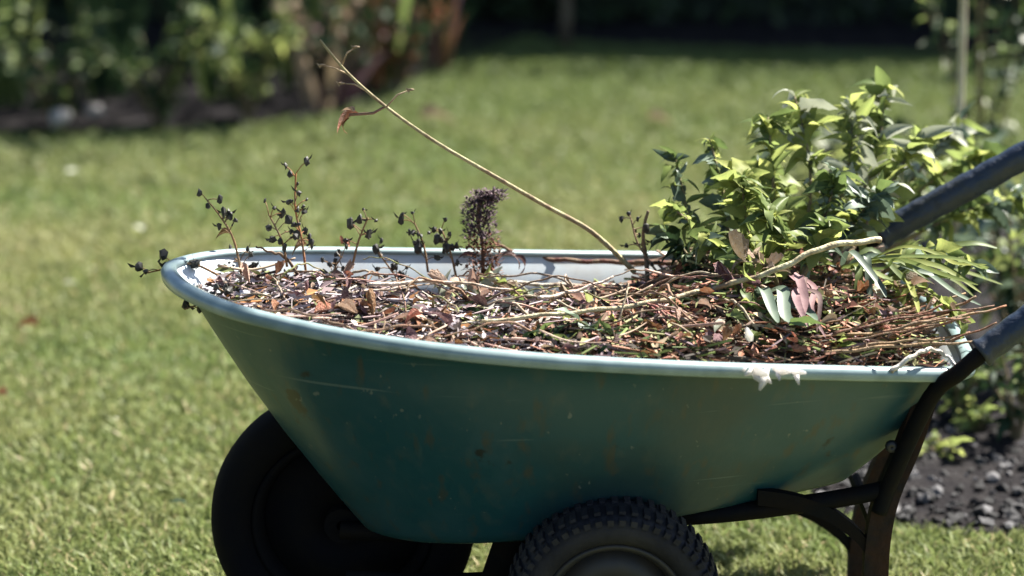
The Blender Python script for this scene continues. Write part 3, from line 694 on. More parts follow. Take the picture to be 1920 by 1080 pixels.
for (px, py, k_, s_, l_) in ((575, 458, 'brown', 0.030, 'reddish brown leaf on the far rim at the foot of the rusty seed spike'), (640, 458, 'brown', 0.034, 'tan brown leaf lying flat on the far rim in the front half'),
                             (430, 437, 'brown', 0.026, 'orange brown leaf at the foot of the leftmost seed sprig'), (585, 560, 'brown', 0.030, 'orange brown leaf near the front tip of the heap'),
                             (790, 590, 'brown', 0.036, 'rust brown leaf beside the near rim in the front half'), (1040, 630, 'dark', 0.045, 'deep green leaf lying beside the near rim in the middle'),
                             (1480, 610, 'green', 0.062, 'broad green leaf hanging towards the near rim behind the white scrap'), (1570, 600, 'tan', 0.034, 'yellowish tan leaf among the red stems'),
                             (1085, 600, 'grey', 0.045, 'grey green leaf right of the deep green leaf'), (1150, 628, 'grey', 0.045, 'grey green leaf close to the middle of the near rim')):
    o = place_leaf(LM[k_][0], P(px, py, 3.34 if py < 500 else 3.14), s_, (rnd.uniform(-1, 1), -0.2, rnd.uniform(-0.3, 0.3)), rnd.uniform(-0.7, 0.7), name='fallen_leaf'); tag(o, l_, 'leaf')

# bundle of red brown stems at the rear
for i in range(26):
    y0 = 600 + 70 * rnd.random(); Y0 = 3.12 + 0.14 * rnd.random()
    a = P(1500 + 190 * rnd.random(), y0 + 12, Y0); b = a.lerp(P(1740 + 160 * rnd.random(), y0 - 60 + 50 * rnd.random(), Y0 + rnd.uniform(-0.02, 0.14)), rnd.uniform(0.55, 1.15))
    stalk('red_stalk', [a, a.lerp(b, 0.5) + Vector((0, 0, rnd.uniform(-0.006, 0.012))), b], rs := rnd.uniform(0.0016, 0.0034), rc := rnd.choice([(0.17, 0.060, 0.035), (0.22, 0.10, 0.055), (0.10, 0.04, 0.03), (0.26, 0.17, 0.09)]),
          '%s %s stem in the bundle pointing at the near handle' % ('thick' if rs > 0.0027 else 'medium' if rs > 0.0021 else 'thin', {0.17: 'dark red', 0.22: 'reddish brown', 0.10: 'nearly black red', 0.26: 'sandy brown'}[rc[0]]), 'stem', 'reddish stems bundled at the rear of the tub', 6)
for i in range(12):
    a = P(1180 + 60 * rnd.random(), 560 + 20 * rnd.random(), 3.20); b = P(1260 + 110 * rnd.random(), 630 + 30 * rnd.random(), 3.12)
    stalk('pink_stalk', [a, a.lerp(b, 0.5) + Vector((0, 0, rnd.uniform(0, 0.012))), b], rnd.uniform(0.0014, 0.0028), rnd.choice([(0.42, 0.20, 0.19), (0.30, 0.11, 0.10), (0.50, 0.34, 0.30)]),
          'pinkish stem sloping down to the near rim right of centre', 'stem', 'pink stems in the middle of the heap', 6)

for i in range(46):
    for _ in range(30):
        x, y, s_ = heap_point(); a = rnd.uniform(0, 6.28); ln = rnd.uniform(0.08, 0.22); d = Vector((math.cos(a), math.sin(a) * 0.7, 0)) * ln
        if x < 0.35 and s_ < 0.7 and inside(x + d.x, y + d.y, RIMP) and radial(x + d.x, y + d.y) < 0.9: break
    p = Vector((x, y, heap(x, y, s_) + 0.002)); q = Vector((x + d.x, y + d.y, heap(x + d.x, y + d.y, 0.5) + rnd.choice((0.006, 0.012, 0.045))))
    c_ = rnd.choice([(0.30, 0.24, 0.19), (0.20, 0.11, 0.07), (0.10, 0.06, 0.045), (0.36, 0.31, 0.22), (0.15, 0.17, 0.06), (0.24, 0.12, 0.10)])
    o = stalk('dry_stalk', [p, p.lerp(q, 0.35) + Vector((rnd.uniform(-.01, .01), rnd.uniform(-.01, .01), rnd.uniform(0.008, 0.030))), p.lerp(q, 0.7) + Vector((rnd.uniform(-.01, .01), 0, rnd.uniform(0.004, 0.026))), q], rnd.uniform(0.0012, 0.0026), c_,
              'bent dry %s stem tangled on top %s' % ('pale' if c_[0] > 0.25 else 'greenish' if c_[1] > c_[0] else 'dark', zone(x, y)), 'stem', 'bent stems tangled over the clippings', 6)
# white scrap hanging over the near rim
root = empty('white_petal_scrap', P(1450, 692, 3.03), 'white withered petals stuck over the near rim', 'petals')
for (a, b, w) in (((1405, 690), (1440, 703), 0.008), ((1440, 690), (1424, 732), 0.0065), ((1448, 690), (1484, 698), 0.006), ((1488, 688), (1498, 722), 0.004), ((1410, 694), (1428, 718), 0.005), ((1408, 640), (1400, 615), 0.006), ((1418, 688), (1396, 704), 0.005), ((1456, 692), (1462, 714), 0.0035), ((1470, 690), (1512, 700), 0.005), ((1432, 700), (1447, 720), 0.0035), ((1402, 688), (1392, 694), 0.004)):
    p, q = P(*a, 3.024), P(*b, 2.995); 
    mb = MB(); d = (q - p); n_ = Vector((d.z, 0, -d.x)).normalized() * w / 1.05; y_ = Vector((0, 0.0022, 0))
    m1 = p.lerp(q, 0.45) + Vector((0, -0.005, 0))
    mb.add([p - n_ * .5, p + n_ * .5, m1 - n_, m1 + n_, q - n_ * .25, q + n_ * .25] + [v + y_ for v in (p - n_ * .5, p + n_ * .5, m1 - n_, m1 + n_, q - n_ * .25, q + n_ * .25)],
           [(0, 1, 3, 2), (2, 3, 5, 4), (6, 8, 9, 7), (8, 10, 11, 9), (0, 2, 8, 6), (2, 4, 10, 8), (1, 7, 9, 3), (3, 9, 11, 5), (4, 5, 11, 10), (0, 6, 7, 1)])
    link_mesh('petal', mb.mesh('petal', M['white'], True), root)

# leafy branches standing in the rear of the tub
BR = [ # base, mid, tip (px, py, Y), leaf keys, n, size, label
    ((1330, 540, 3.40), (1290, 400, 3.46), (1265, 290, 3.50), ('grey', 'dark'), 24, 0.030, 'fine grey green leafy branch at the left edge of the leafy heap'),
    ((1370, 540, 3.40), (1360, 380, 3.46), (1330, 260, 3.52), ('grey', 'green', 'dark'), 26, 0.036, 'grey green branch next to the left edge of the leafy heap'),
    ((1390, 540, 3.36), (1320, 440, 3.38), (1260, 390, 3.40), ('dark', 'green'), 22, 0.036, 'dark leafy branch drooping low at the left of the leafy heap'),
    ((1420, 540, 3.38), (1400, 420, 3.40), (1390, 330, 3.42), ('lime', 'lime', 'green'), 24, 0.050, 'branch of broad yellow green leaves left of centre in the leafy heap'),
    ((1440, 530, 3.44), (1450, 360, 3.50), (1440, 220, 3.56), ('lime', 'green'), 24, 0.048, 'tall green branch rising above the middle of the leafy heap'),
    ((1500, 520, 3.46), (1520, 330, 3.55), (1490, 180, 3.62), ('lime', 'pale', 'lime'), 24, 0.052, 'lime branch with pale leaves at the top left of the leafy heap'),
    ((1540, 500, 3.48), (1590, 320, 3.58), (1600, 200, 3.66), ('lime', 'pale', 'lime'), 26, 0.052, 'lime branch with whitish leaves at the top middle of the leafy heap'),
    ((1560, 500, 3.50), (1640, 300, 3.64), (1660, 160, 3.72), ('green', 'lime', 'pale'), 22, 0.050, 'tallest leafy branch curving up at the top of the heap'),
    ((1580, 500, 3.46), (1660, 360, 3.56), (1720, 260, 3.62), ('lime', 'lime', 'pale'), 26, 0.050, 'lime branch leaning right above the far handle'),
    ((1500, 520, 3.38), (1540, 420, 3.42), (1570, 330, 3.44), ('grey', 'green', 'dark'), 26, 0.048, 'grey green branch in the centre of the leafy heap'),
    ((1460, 530, 3.34), (1470, 450, 3.35), (1440, 400, 3.36), ('lime', 'green'), 22, 0.048, 'yellow green branch low at the front of the leafy heap'),
    ((1560, 500, 3.40), (1600, 420, 3.44), (1650, 360, 3.46), ('green', 'dark', 'grey'), 20, 0.045, 'dark green branch just left of the far handle'),
    ((1300, 540, 3.38), (1290, 480, 3.40), (1250, 440, 3.42), ('dark', 'green', 'grey'), 18, 0.038, 'low dark branch at the foot of the left side of the leafy heap'),
    ((1400, 550, 3.30), (1370, 490, 3.32), (1330, 440, 3.34), ('green', 'lime', 'dark'), 20, 0.042, 'low green branch at the front left foot of the leafy heap'),
    ((1500, 530, 3.30), (1530, 470, 3.32), (1560, 420, 3.34), ('green', 'grey', 'lime'), 20, 0.042, 'low branch in front of the leafy heap near the end of the pale stalk'),
    ((1560, 520, 3.60), (1500, 400, 3.66), (1420, 300, 3.70), ('green', 'lime', 'dark'), 24, 0.050, 'green branch leaning left at the back of the leafy heap'),
    ((1640, 520, 3.44), (1740, 470, 3.42), (1830, 500, 3.40), ('lime', 'grey', 'green'), 16, 0.042, 'wilted branch drooping between the two handles'),
    ((1620, 540, 3.40), (1720, 540, 3.32), (1800, 600, 3.24), ('lime', 'lime', 'tan'), 16, 0.036, 'wilted yellowish branch lying above the reddish stems'),
    ((1600, 480, 3.80), (1740, 300, 3.90), (1800, 230, 3.95), ('lime', 'pale', 'grey'), 20, 0.050, 'pale branch at the upper right behind the far grip'),
    ((1660, 470, 3.72), (1800, 400, 3.78), (1910, 370, 3.82), ('grey', 'green', 'lime'), 20, 0.050, 'grey green branch hanging under the far grip'),
    ((1460, 540, 3.28), (1440, 500, 3.26), (1390, 490, 3.24), ('lime', 'green', 'tan'), 14, 0.036, 'yellow green sprig tumbling onto the clippings left of the pale stalk'),
    ((1600, 490, 3.66), (1720, 360, 3.76), (1840, 290, 3.84), ('lime', 'lime', 'green'), 24, 0.052, 'lime branch lying along behind the far handle'),
]
for a, m_, t, keys, n, sz, lab in BR:
    branch('leafy_branch', [P(*a), P(*m_), P(*t)], tuple(rnd.choice(('green', 'grey', 'lime')) if k_ == 'dark' and rnd.random() < 0.75 else k_ for k_ in keys), int(n * 2.7), sz * 0.95, lab, 'branch', 'leafy branches stacked at the rear of the tub', rad=0.004)
for (a, m_, t, keys, sz, lab) in (((900, 560, 3.30), (860, 540, 3.32), (820, 535, 3.34), ('tan', 'pale', 'tan'), 0.030, 'cream leaved withered sprig lying left of the middle of the heap'),
                            ((1000, 560, 3.34), (950, 530, 3.38), (900, 525, 3.40), ('tan', 'lime', 'pale'), 0.032, 'pale yellowish sprig lying at the foot of the fuzzy flower spike'),
                            ((1130, 580, 3.26), (1080, 560, 3.28), (1020, 555, 3.30), ('pale', 'lime', 'tan'), 0.030, 'pale sprig lying in the middle of the heap above the pale stalk'),
                            ((1200, 640, 3.12), (1130, 625, 3.12), (1060, 625, 3.13), ('grey', 'green', 'grey'), 0.030, 'grey green sprig lying along the near rim in the middle'),
                            ((1080, 650, 3.09), (1040, 635, 3.11), (1000, 625, 3.12), ('dark', 'green', 'dark'), 0.032, 'dark green sprig by the near rim left of the middle'),
                            ((720, 600, 3.16), (660, 585, 3.18), (600, 570, 3.20), ('brown', 'plum', 'tan'), 0.030, 'rusty leaved sprig lying near the front by the near rim'),
                            ((860, 620, 3.12), (800, 605, 3.14), (760, 600, 3.15), ('brown', 'tan', 'plum'), 0.030, 'brown leaved sprig lying by the near rim left of the pale stalk end'),
                            ((1330, 600, 3.18), (1290, 580, 3.20), (1230, 580, 3.22), ('dark', 'plum', 'grey'), 0.032, 'dark sprig lying below the pale stalk right of the pink stems'),
                            ((1700, 640, 3.16), (1640, 600, 3.20), (1600, 560, 3.24), ('brown', 'lime', 'tan'), 0.032, 'brown and yellow sprig lying over the reddish stems'),
                            ((1440, 600, 3.16), (1400, 560, 3.20), (1380, 530, 3.24), ('green', 'lime', 'plum'), 0.034, 'green sprig lying behind the white petals')):
    branch('fallen_sprig', [P(*a), P(*m_), P(*t)], keys, 20, sz, lab, 'sprig', None, rad=0.0022, start=0.1, up=0.1)
# strap leaves flopping out at the rear, below the far handle
def strap(pts, w, m, parent, name='leaf'):
    path = catmull(pts, 6); k = len(path); mb = MB(); vs_ = []
    for i, p in enumerate(path):
        t = (path[min(i + 1, k - 1)] - path[max(i - 1, 0)]).normalized(); s_ = t.cross(Vector((0.1, -0.5, 0.85))).normalized()
        ww = w * math.sin(math.pi * (0.12 + 0.86 * i / (k - 1))) ** 0.7
        vs_ += [p - s_ * ww, p + Vector((0, 0, -ww * 0.45)), p + s_ * ww]
    mb.add(vs_, [(i * 3 + j, i * 3 + j + 1, i * 3 + j + 4, i * 3 + j + 3) for i in range(k - 1) for j in (0, 1)])
    return link_mesh(name, mb.mesh(name, m, True), parent)
def strap_clump(name, base, tips, w, keys, label, cat, sag=0.03, group=None):
    root = empty(name, base, label, cat, group)
    for t in tips:
        b = Vector(base) + Vector((rnd.uniform(-.015, .015), rnd.uniform(-.015, .015), 0)); t = Vector(t); k1, k2 = rnd.uniform(0.3, 1.5), rnd.uniform(0.1, 1.3); sx = Vector((rnd.uniform(-.012, .012), rnd.uniform(-.012, .012), 0))
        strap([b, b.lerp(t, 0.35) + Vector((0, 0, sag * k1)) + sx, b.lerp(t, 0.7) + Vector((0, 0, sag * k2)) - sx, t], w * rnd.uniform(0.7, 1.2), M[rnd.choice(keys)], root)
    return root
strap_clump('strap_leaves', P(1590, 500, 3.36), [P(1600 + 22 * i + rnd.uniform(-45, 45), 625 - 10 * i + rnd.uniform(-60, 25), 3.18 + rnd.uniform(0, 0.22)) for i in range(13)], 0.0050,
            ['leaf_lime', 'leaf_green', 'leaf_grey', 'leaf_lime'], 'cut clump of yellow green strap leaves flopping over the rear of the tub', 'leaves', 0.028)
strap_clump('strap_leaves', P(1680, 520, 3.40), [P(1740 + 20 * i + rnd.uniform(-40, 30), 600 - 12 * i + rnd.uniform(-50, 30), 3.22 + rnd.uniform(0, 0.25)) for i in range(9)], 0.0052,
            ['leaf_grey', 'leaf_green', 'leaf_lime'], 'second clump of green strap leaves reaching between the two handles', 'leaves', 0.02)
strap_clump('strap_leaves', P(1420, 560, 3.24), [P(1380 + 30 * i + rnd.uniform(-20, 20), 640 + rnd.uniform(-40, 20), 3.11 + rnd.uniform(0, 0.05)) for i in range(6)], 0.0085,
            ['leaf_green', 'leaf_grey'], 'small tuft of green strap leaves drooping to the near rim behind the white petals', 'leaves', 0.02)
strap_clump('dark_leaves', P(1500, 520, 3.26), [P(1500 + 16 * i, 640 - rnd.uniform(0, 50), 3.14) for i in range(4)], 0.006,
            ['leaf_plum'], 'withered purplish leaves hanging beside the green tuft', 'leaves', 0.02)

# ------------------------------------------------------------------ border behind, on the right
stake = empty('garden_cane', G(1788, 640), 'pale bamboo cane standing upright in the border behind the handles', 'cane')
sb = G(1788, 640); mb = MB(); top = P(1808, -60, sb.y + 0.02)
pth = [sb.lerp(top, i / 24) for i in range(25)]
mb.tube(pth, [0.0075 * (1.16 if i % 5 == 0 else 1) for i in range(25)], 10); link_mesh('pole', mb.mesh('pole', M['cane'], True), stake)
mb = MB(); mb.tube([top, top + Vector((0, 0, 0.25))], 0.0072, 10); link_mesh('pole_top', mb.mesh('pole_top', M['cane'], True), stake)

def bush(name, base, n_br, height, spread, keys, nleaf, size, label, cat='shrub', lean=(0, 0), group=None, rad=0.004):
    base = Vector(base); root = empty(name, base, label, cat, group)
    for b in range(n_br):
        a = 2 * math.pi * b / n_br + rnd.uniform(-.4, .4); sp1 = spread * rnd.uniform(0.3, 1)
        tip = base + Vector((math.cos(a) * sp1 + lean[0], math.sin(a) * sp1 + lean[1], height * rnd.uniform(0.6, 1)))
        mid = base.lerp(tip, 0.5) + Vector((0, 0, 0.12 * height)); path = catmull([base, mid, tip], 6); k = len(path)
        mb = MB(); mb.col = (0.09, 0.09, 0.04); mb.tube(path, [rad * (1 - 0.7 * i / k) for i in range(k)], 5); link_mesh('stem', mb.mesh('stem', M['stem'], True), root)
        for i in range(nleaf):
            t = 0.2 + 0.8 * (i + 0.5) / nleaf; j = min(int(t * (k - 1)), k - 2); p = path[j].lerp(path[j + 1], t * (k - 1) - j)
            d = Vector((rnd.uniform(-1, 1), rnd.uniform(-1, 1), rnd.uniform(-.3, .8)))
            place_leaf(rnd.choice(LM[rnd.choice(keys)]), p, size * rnd.uniform(.6, 1.25), d, rnd.uniform(-1.2, 1.2), root)
    return root
bush('seedling', G(1830, 830), 5, 0.085, 0.055, ('lime', 'green'), 4, 0.045, 'yellow green seedling on the dark soil below the near handle', 'plant')
bush('seedling', G(1772, 880), 4, 0.060, 0.04, ('lime',), 4, 0.040, 'small yellow green seedling on the dark soil beside the rusty leg', 'plant')
bush('border_plant', G(1905, 845), 8, 0.20, 0.10, ('dark', 'green', 'dark'), 7, 0.050, 'dark leafy plant on the soil under the near handle at the right edge', 'plant')
bush('border_plant', G(1800, 800), 7, 0.16, 0.09, ('dark', 'grey', 'green'), 7, 0.045, 'dark plant between the seedling and the rear corner of the tub', 'plant')
bush('border_shrub', (1.02, 4.75, 0.03), 9, 0.42, 0.26, ('dark', 'grey', 'green', 'dark'), 12, 0.085, 'dark leafy shrub at the right edge behind the near handle')
bush('border_shrub', (0.70, 5.35, 0.03), 10, 0.34, 0.28, ('dark', 'green', 'dark'), 12, 0.075, 'low dark green shrub in the border behind the leafy heap')
bush('border_shrub', (1.13, 5.7, 0.03), 11, 0.98, 0.24, ('dark', 'dark', 'pale', 'green'), 12, 0.070, 'tall shrub with pale glinting leaves in the upper right corner')
bush('border_plant', (0.80, 4.9, 0.03), 8, 0.50, 0.17, ('lime', 'green', 'pale'), 9, 0.070, 'pale leaved plant rising behind the top of the leafy heap', 'plant')
bush('border_plant', (0.98, 4.45, 0.03), 7, 0.42, 0.13, ('grey', 'lime', 'grey'), 7, 0.075, 'grey green plant behind the far grip', 'plant')

# ------------------------------------------------------------------ far planting (out of focus)
def far_clump(base, h, n, w, keys, label, lean=0.3, cat='plant', name='strap_leaved_plant'):
    root = empty(name, base, label, cat); base = Vector(base)
    for i in range(n):
        a = rnd.uniform(0, 6.28); hh = h * rnd.uniform(0.55, 1.1); r_ = lean * hh * rnd.uniform(0.2, 1.4)
        b = base + Vector((math.cos(a) * 0.06, math.sin(a) * 0.06, 0)); t = base + Vector((math.cos(a) * r_, math.sin(a) * r_, hh))
        strap([b, b.lerp(t, 0.4) + Vector((0, 0, 0.10 * hh)), b.lerp(t, 0.75) + Vector((0, 0, 0.10 * hh)), t], w * rnd.uniform(0.6, 1.3), M[rnd.choice(keys)], root)
far_clump((-1.60, 7.50, 0.01), 0.75, 26, 0.016, ['leaf_green', 'leaf_dark'], 'strap leaved green plant at the left edge of the far bed')
far_clump((-1.30, 7.65, 0.01), 0.70, 26, 0.015, ['leaf_dark', 'leaf_green', 'leaf_dark'], 'dark strap leaved plant second from the left in the far bed')
far_clump((-1.02, 7.95, 0.01), 0.60, 22, 0.014, ['leaf_dark'], 'very dark strap leaved plant behind the two pale stones')
far_clump((-0.92, 7.60, 0.01), 0.34, 16, 0.015, ['leaf_green', 'leaf_dark', 'leaf_dark'], 'low mid green plant in the middle of the far bed')
far_clump((-0.68, 7.75, 0.01), 0.66, 22, 0.014, ['leaf_green', 'leaf_dark', 'leaf_dark'], 'upright green plant left of the withered clump')
far_clump((-0.45, 7.80, 0.01), 0.50, 22, 0.016, ['leaf_green', 'leaf_brown', 'leaf_dark'], 'mixed green and straw coloured plant behind the tip of the long stalk')
far_clump((-0.28, 8.15, 0.01), 0.27, 26, 0.010, ['leaf_brown', 'leaf_dark', 'leaf_dark', 'leaf_plum', 'leaf_plum'], 'withered straw brown clump at the right end of the far bed', 0.5, name='withered_plant')
far_clump((-0.58, 7.45, 0.01), 0.20, 12, 0.016, ['leaf_plum', 'leaf_tan'], 'low withered purplish plant at the front edge of the far bed', 0.9, name='withered_plant')
bush('far_shrub', (-1.15, 8.4, 0.0), 14, 0.9, 0.5, ('dark', 'dark', 'green'), 14, 0.08, 'dark bush behind the strap leaved plants on the left')
bush('far_shrub', (-0.45, 8.7, 0.0), 12, 0.7, 0.42, ('dark', 'green', 'dark'), 12, 0.07, 'dark bush behind the withered clump')
def stone(c, r_, label):
    mb = MB(); mb.blob(c, r_, (1, 0.8, 0.8)); mb.v = [tuple(w_ + rnd.uniform(-.3, .3) * r_ for w_ in v_) for v_ in mb.v]; o = mb.build('stone', M['stone'], smooth=True); m_ = o.modifiers.new('round', 'SUBSURF'); m_.levels = m_.render_levels = 2
    return tag(o, label, 'stone')
stone(G(112, 262) + Vector((0, 0, 0.06)), 0.050, 'left of the two pale stones at the edge of the far bed')
stone(G(176, 240) + Vector((0, 0, 0.05)), 0.046, 'right of the two pale stones at the edge of the far bed')

for i, (x, y, ks, lab) in enumerate(((-1.62, 7.22, ('dark', 'green'), 'low dark leafy plant at the left end of the far bed edge'), (-1.36, 7.20, ('dark', 'green', 'dark'), 'low leafy plant around the two pale stones'),
                            (-1.06, 7.24, ('dark', 'dark', 'green'), 'low plant right of the two pale stones'), (-0.80, 7.32, ('dark', 'green', 'lime'), 'low plant with some yellow green leaves on the edge of the far bed'),
                            (-0.55, 7.60, ('plum', 'dark', 'tan', 'dark'), 'low purplish plant near the right end of the far bed edge'), (-0.36, 7.85, ('dark', 'brown', 'dark'), 'low brown flecked plant at the right corner of the far bed'))):
    bush('edging_plant', (x, y - 0.08, 0.0), 14, 0.38, 0.25, ks, 11, 0.065, lab, 'plant', rad=0.004)
# hedge: dark core, leaves all over it
hedge = empty('hedge', (1.5, 10.2, 0), 'tall dark evergreen hedge in shade at the back of the lawn', 'hedge')
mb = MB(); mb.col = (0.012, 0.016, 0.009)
nx, nz = 60, 12; vs_ = []
for i in range(nx + 1):
    for j in range(nz + 1):
        x = -6 + 14 * i / nx; z = 0.02 + 2.4 * j / nz; vs_.append((x, 9.3 + 0.25 * noise.noise(Vector((x * 1.5, z * 1.5, 2))) + 0.25 * (z / 2.4) ** 4, z))
b0 = len(vs_)
vs_ += [(x, y + 1.8, z) for x, y, z in vs_]
fs_ = [(i * (nz + 1) + j, (i + 1) * (nz + 1) + j, (i + 1) * (nz + 1) + j + 1, i * (nz + 1) + j + 1) for i in range(nx) for j in range(nz)]
fs_ += [tuple(b0 + q for q in f[::-1]) for f in fs_]
fs_ += [(i * (nz + 1) + nz, (i + 1) * (nz + 1) + nz, b0 + (i + 1) * (nz + 1) + nz, b0 + i * (nz + 1) + nz) for i in range(nx)]
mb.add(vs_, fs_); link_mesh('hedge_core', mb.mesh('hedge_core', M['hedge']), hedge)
mb = MB()
for i in range(26000):
    x = rnd.uniform(-5, 7); z = rnd.uniform(0.02, 2.5) if rnd.random() < 0.5 else rnd.uniform(0.02, 0.9)
    y = 9.28 + 0.25 * noise.noise(Vector((x * 1.5, z * 1.5, 2))) - rnd.uniform(0, 0.22); g = rnd.uniform(0.5, 1.6)
    if z > 2.36: y += rnd.uniform(0, 1.8)
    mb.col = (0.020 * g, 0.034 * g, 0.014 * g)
    d = Vector((rnd.uniform(-1, 1), rnd.uniform(-1, 1), rnd.uniform(-1, 1))).normalized(); e = d.cross(Vector((rnd.uniform(-1, 1), 1, rnd.uniform(-1, 1)))).normalized(); s_ = rnd.uniform(0.018, 0.042)
    p = Vector((x, y, z)); mb.add([p - d * s_, p + e * s_ * .5, p + d * s_, p - e * s_ * .5], [(0, 1, 2, 3)])
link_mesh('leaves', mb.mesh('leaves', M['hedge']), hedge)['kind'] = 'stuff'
# slim sapling in front of the hedge
sap = empty('sapling', (0.19, 8.6, 0), 'slim young tree trunk in front of the dark hedge', 'tree')
mb = MB(); path = catmull([(0.19, 8.6, 0), (0.20, 8.6, 0.9), (0.17, 8.65, 1.9), (0.22, 8.65, 2.7)], 5); mb.tube(path, [0.022 * (1 - 0.5 * i / len(path)) for i in range(len(path))], 8)
link_mesh('trunk', mb.mesh('trunk', M['bark'], True), sap)
mb = MB()
for i in range(900):
    p = Vector((0.2, 8.65, 2.5)) + Vector((rnd.gauss(0, .42), rnd.gauss(0, .42), rnd.gauss(0, .4))); g = rnd.uniform(.6, 1.4); mb.col = (0.07 * g, 0.11 * g, 0.03 * g)
    d = Vector((rnd.uniform(-1, 1), rnd.uniform(-1, 1), rnd.uniform(-1, 1))).normalized(); e = d.cross(Vector((0.3, 1, 0.2))).normalized(); s_ = 0.04
    mb.add([p - d * s_, p + e * s_ * .5, p + d * s_, p - e * s_ * .5], [(0, 1, 2, 3)])
link_mesh('crown', mb.mesh('crown', M['foliage']), sap)

# ------------------------------------------------------------------ bits on the lawn
# (placed by eye)
for (px, py, key, s_, lab) in ((268, 430, 'pale', 0.030, 'pale fallen leaf on the lawn left of the leftmost seed sprig'), (124, 322, 'pale', 0.032, 'pale fallen leaf far back on the left of the lawn'),
                               (222, 785, 'pale', 0.014, 'tiny whitish fallen petal on the lawn left of the black wheel'), (118, 532, 'pale', 0.034, 'pale fallen leaf on the lawn level with the front tip of the tub'),
                               (170, 508, 'pale', 0.022, 'small pale leaf beside the larger pale one on the left lawn'), (72, 612, 'brown', 0.040, 'brown fallen leaf lying alone at the left edge of the lawn'),
                               (350, 942, 'dark', 0.020, 'dark fallen leaf on the grass near the black wheel'), (12, 742, 'brown', 0.026, 'half seen brown leaf at the very left edge of the lawn'),
                               (790, 222, 'tan', 0.075, 'straw coloured leaf far back on the lawn under the long stalk'), (1215, 225, 'tan', 0.060, 'straw coloured leaf far back on the lawn left of the leafy heap')):
    g = G(px, py, 0.042); o = place_leaf(LM['white' if key == 'pale' else key][0], g, s_ * (1.0 if key == 'pale' else 1.6), (rnd.uniform(-1, 1), rnd.uniform(-.4, .4), 0.25), rnd.uniform(-.8, .8), name='lawn_leaf'); tag(o, lab, 'leaf')

# unseen hedge, added at the left to block sky light from the tub front
side = empty('added_side_hedge', (-3.2, 1.0, 0), 'unseen dark hedge added at the left to darken the tub front', 'hedge')
mb = MB(); mb.col = (0.012, 0.018, 0.010)
def side_pt(t, z, o_=0): return Vector((-1.75 - 1.1 * t + 0.12 * noise.noise(Vector((t * 5, z * 2, 1))) - o_ * 0.95, 2.4 - 4.6 * t - o_ * 0.3, z))
nx, nz = 30, 8; vs_ = [side_pt(i / nx, 2.3 * j / nz) for i in range(nx + 1) for j in range(nz + 1)] + [side_pt(i / nx, 2.3 * j / nz, 0.9) for i in range(nx + 1) for j in range(nz + 1)]
b0 = (nx + 1) * (nz + 1)
q = [(i * (nz + 1) + j, (i + 1) * (nz + 1) + j, (i + 1) * (nz + 1) + j + 1, i * (nz + 1) + j + 1) for i in range(nx) for j in range(nz)]
q += [tuple(b0 + k_ for k_ in f[::-1]) for f in q]
q += [(i * (nz + 1) + nz, (i + 1) * (nz + 1) + nz, b0 + (i + 1) * (nz + 1) + nz, b0 + i * (nz + 1) + nz) for i in range(nx)]
for e in (0, nx): q += [(e * (nz + 1) + j, e * (nz + 1) + j + 1, b0 + e * (nz + 1) + j + 1, b0 + e * (nz + 1) + j) for j in range(nz)]
mb.add(vs_, q); link_mesh('hedge_core', mb.mesh('added_side_hedge_core', M['hedge']), side)
mb = MB()
for i in range(9000):
    g = rnd.uniform(0.5, 1.6); mb.col = (0.020 * g, 0.034 * g, 0.014 * g); p = side_pt(rnd.random(), rnd.uniform(0, 2.4), rnd.uniform(-0.15, 0.05))
    d = Vector((rnd.uniform(-1, 1), rnd.uniform(-1, 1), rnd.uniform(-1, 1))).normalized(); e = d.cross(Vector((0.3, 1, 0.2))).normalized(); s_ = rnd.uniform(0.02, 0.045)
    mb.add([p - d * s_, p + e * s_ * .5, p + d * s_, p - e * s_ * .5], [(0, 1, 2, 3)])
link_mesh('leaves', mb.mesh('added_side_hedge_leaves', M['hedge']), side)['kind'] = 'stuff'

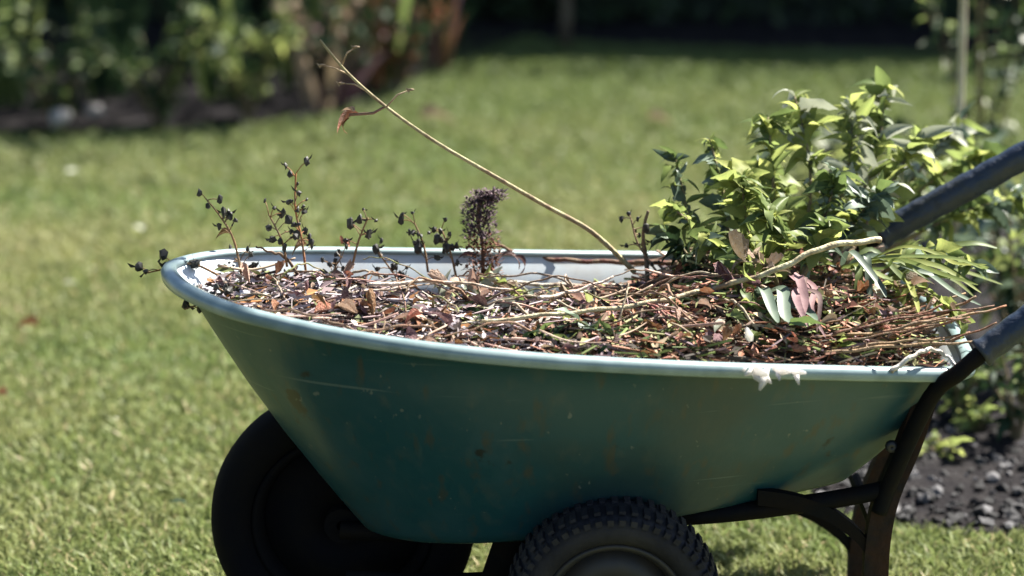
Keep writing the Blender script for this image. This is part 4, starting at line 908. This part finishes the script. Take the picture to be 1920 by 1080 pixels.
# unseen tree, added out of frame to shade foreground lawn and darken the tub
tree = empty('added_shade_tree', (2.15, 3.85, 0.0), 'unseen leafy tree added right of the wheelbarrow to shade the front lawn', 'tree')
mb = MB(); tp = catmull([(2.15, 3.85, 0), (2.18, 3.8, 0.9), (2.12, 3.8, 1.9), (1.9, 3.75, 3.0), (1.8, 3.75, 4.2)], 6)
mb.tube(tp, [0.065 * (1 - 0.6 * i / len(tp)) for i in range(len(tp))], 10); link_mesh('trunk', mb.mesh('added_tree_trunk', M['bark'], True), tree)
LOBES = [((1.45, 3.55, 3.7), 0.85), ((1.0, 3.35, 3.6), 0.7), ((1.95, 3.5, 4.2), 0.8), ((2.2, 4.05, 4.2), 0.65), ((1.7, 3.9, 4.4), 0.75), ((1.6, 3.0, 3.9), 0.8), ((1.1, 3.75, 4.0), 0.6), ((1.6, 4.9, 4.4), 0.55), ((1.15, 4.4, 4.4), 0.6)]  # crown lobes placed so their shade falls on the front-left lawn
for c_, r_ in LOBES:
    mb = MB(); e = Vector(c_); st = Vector((2.05, 3.8, 2.4)); mb.tube(catmull([st, st.lerp(e, 0.5) + Vector((0, 0, -0.1)), e], 4), [0.028 - 0.002 * k_ for k_ in range(9)], 6)
    link_mesh('limb', mb.mesh('limb', M['bark'], True), tree)
mb = MB()
for c_, r_ in LOBES:
    for i in range(2300):
        v = Vector((rnd.gauss(0, 1), rnd.gauss(0, 1), rnd.gauss(0, 1))).normalized() * r_ * rnd.random() ** 0.45; p = Vector(c_) + Vector((v.x, v.y, v.z * 0.7))
        g = rnd.uniform(.6, 1.4); mb.col = (0.05 * g, 0.085 * g, 0.025 * g)
        d = Vector((rnd.uniform(-1, 1), rnd.uniform(-1, 1), rnd.uniform(-.5, .5))).normalized(); e = d.cross(Vector((0.3, 0.2, 1))).normalized(); s_ = rnd.uniform(0.03, 0.055)
        mb.add([p - d * s_, p + e * s_ * .5, p + d * s_, p - e * s_ * .5], [(0, 1, 2, 3)])
link_mesh('crown', mb.mesh('added_tree_crown', M['foliage']), tree)['kind'] = 'stuff'
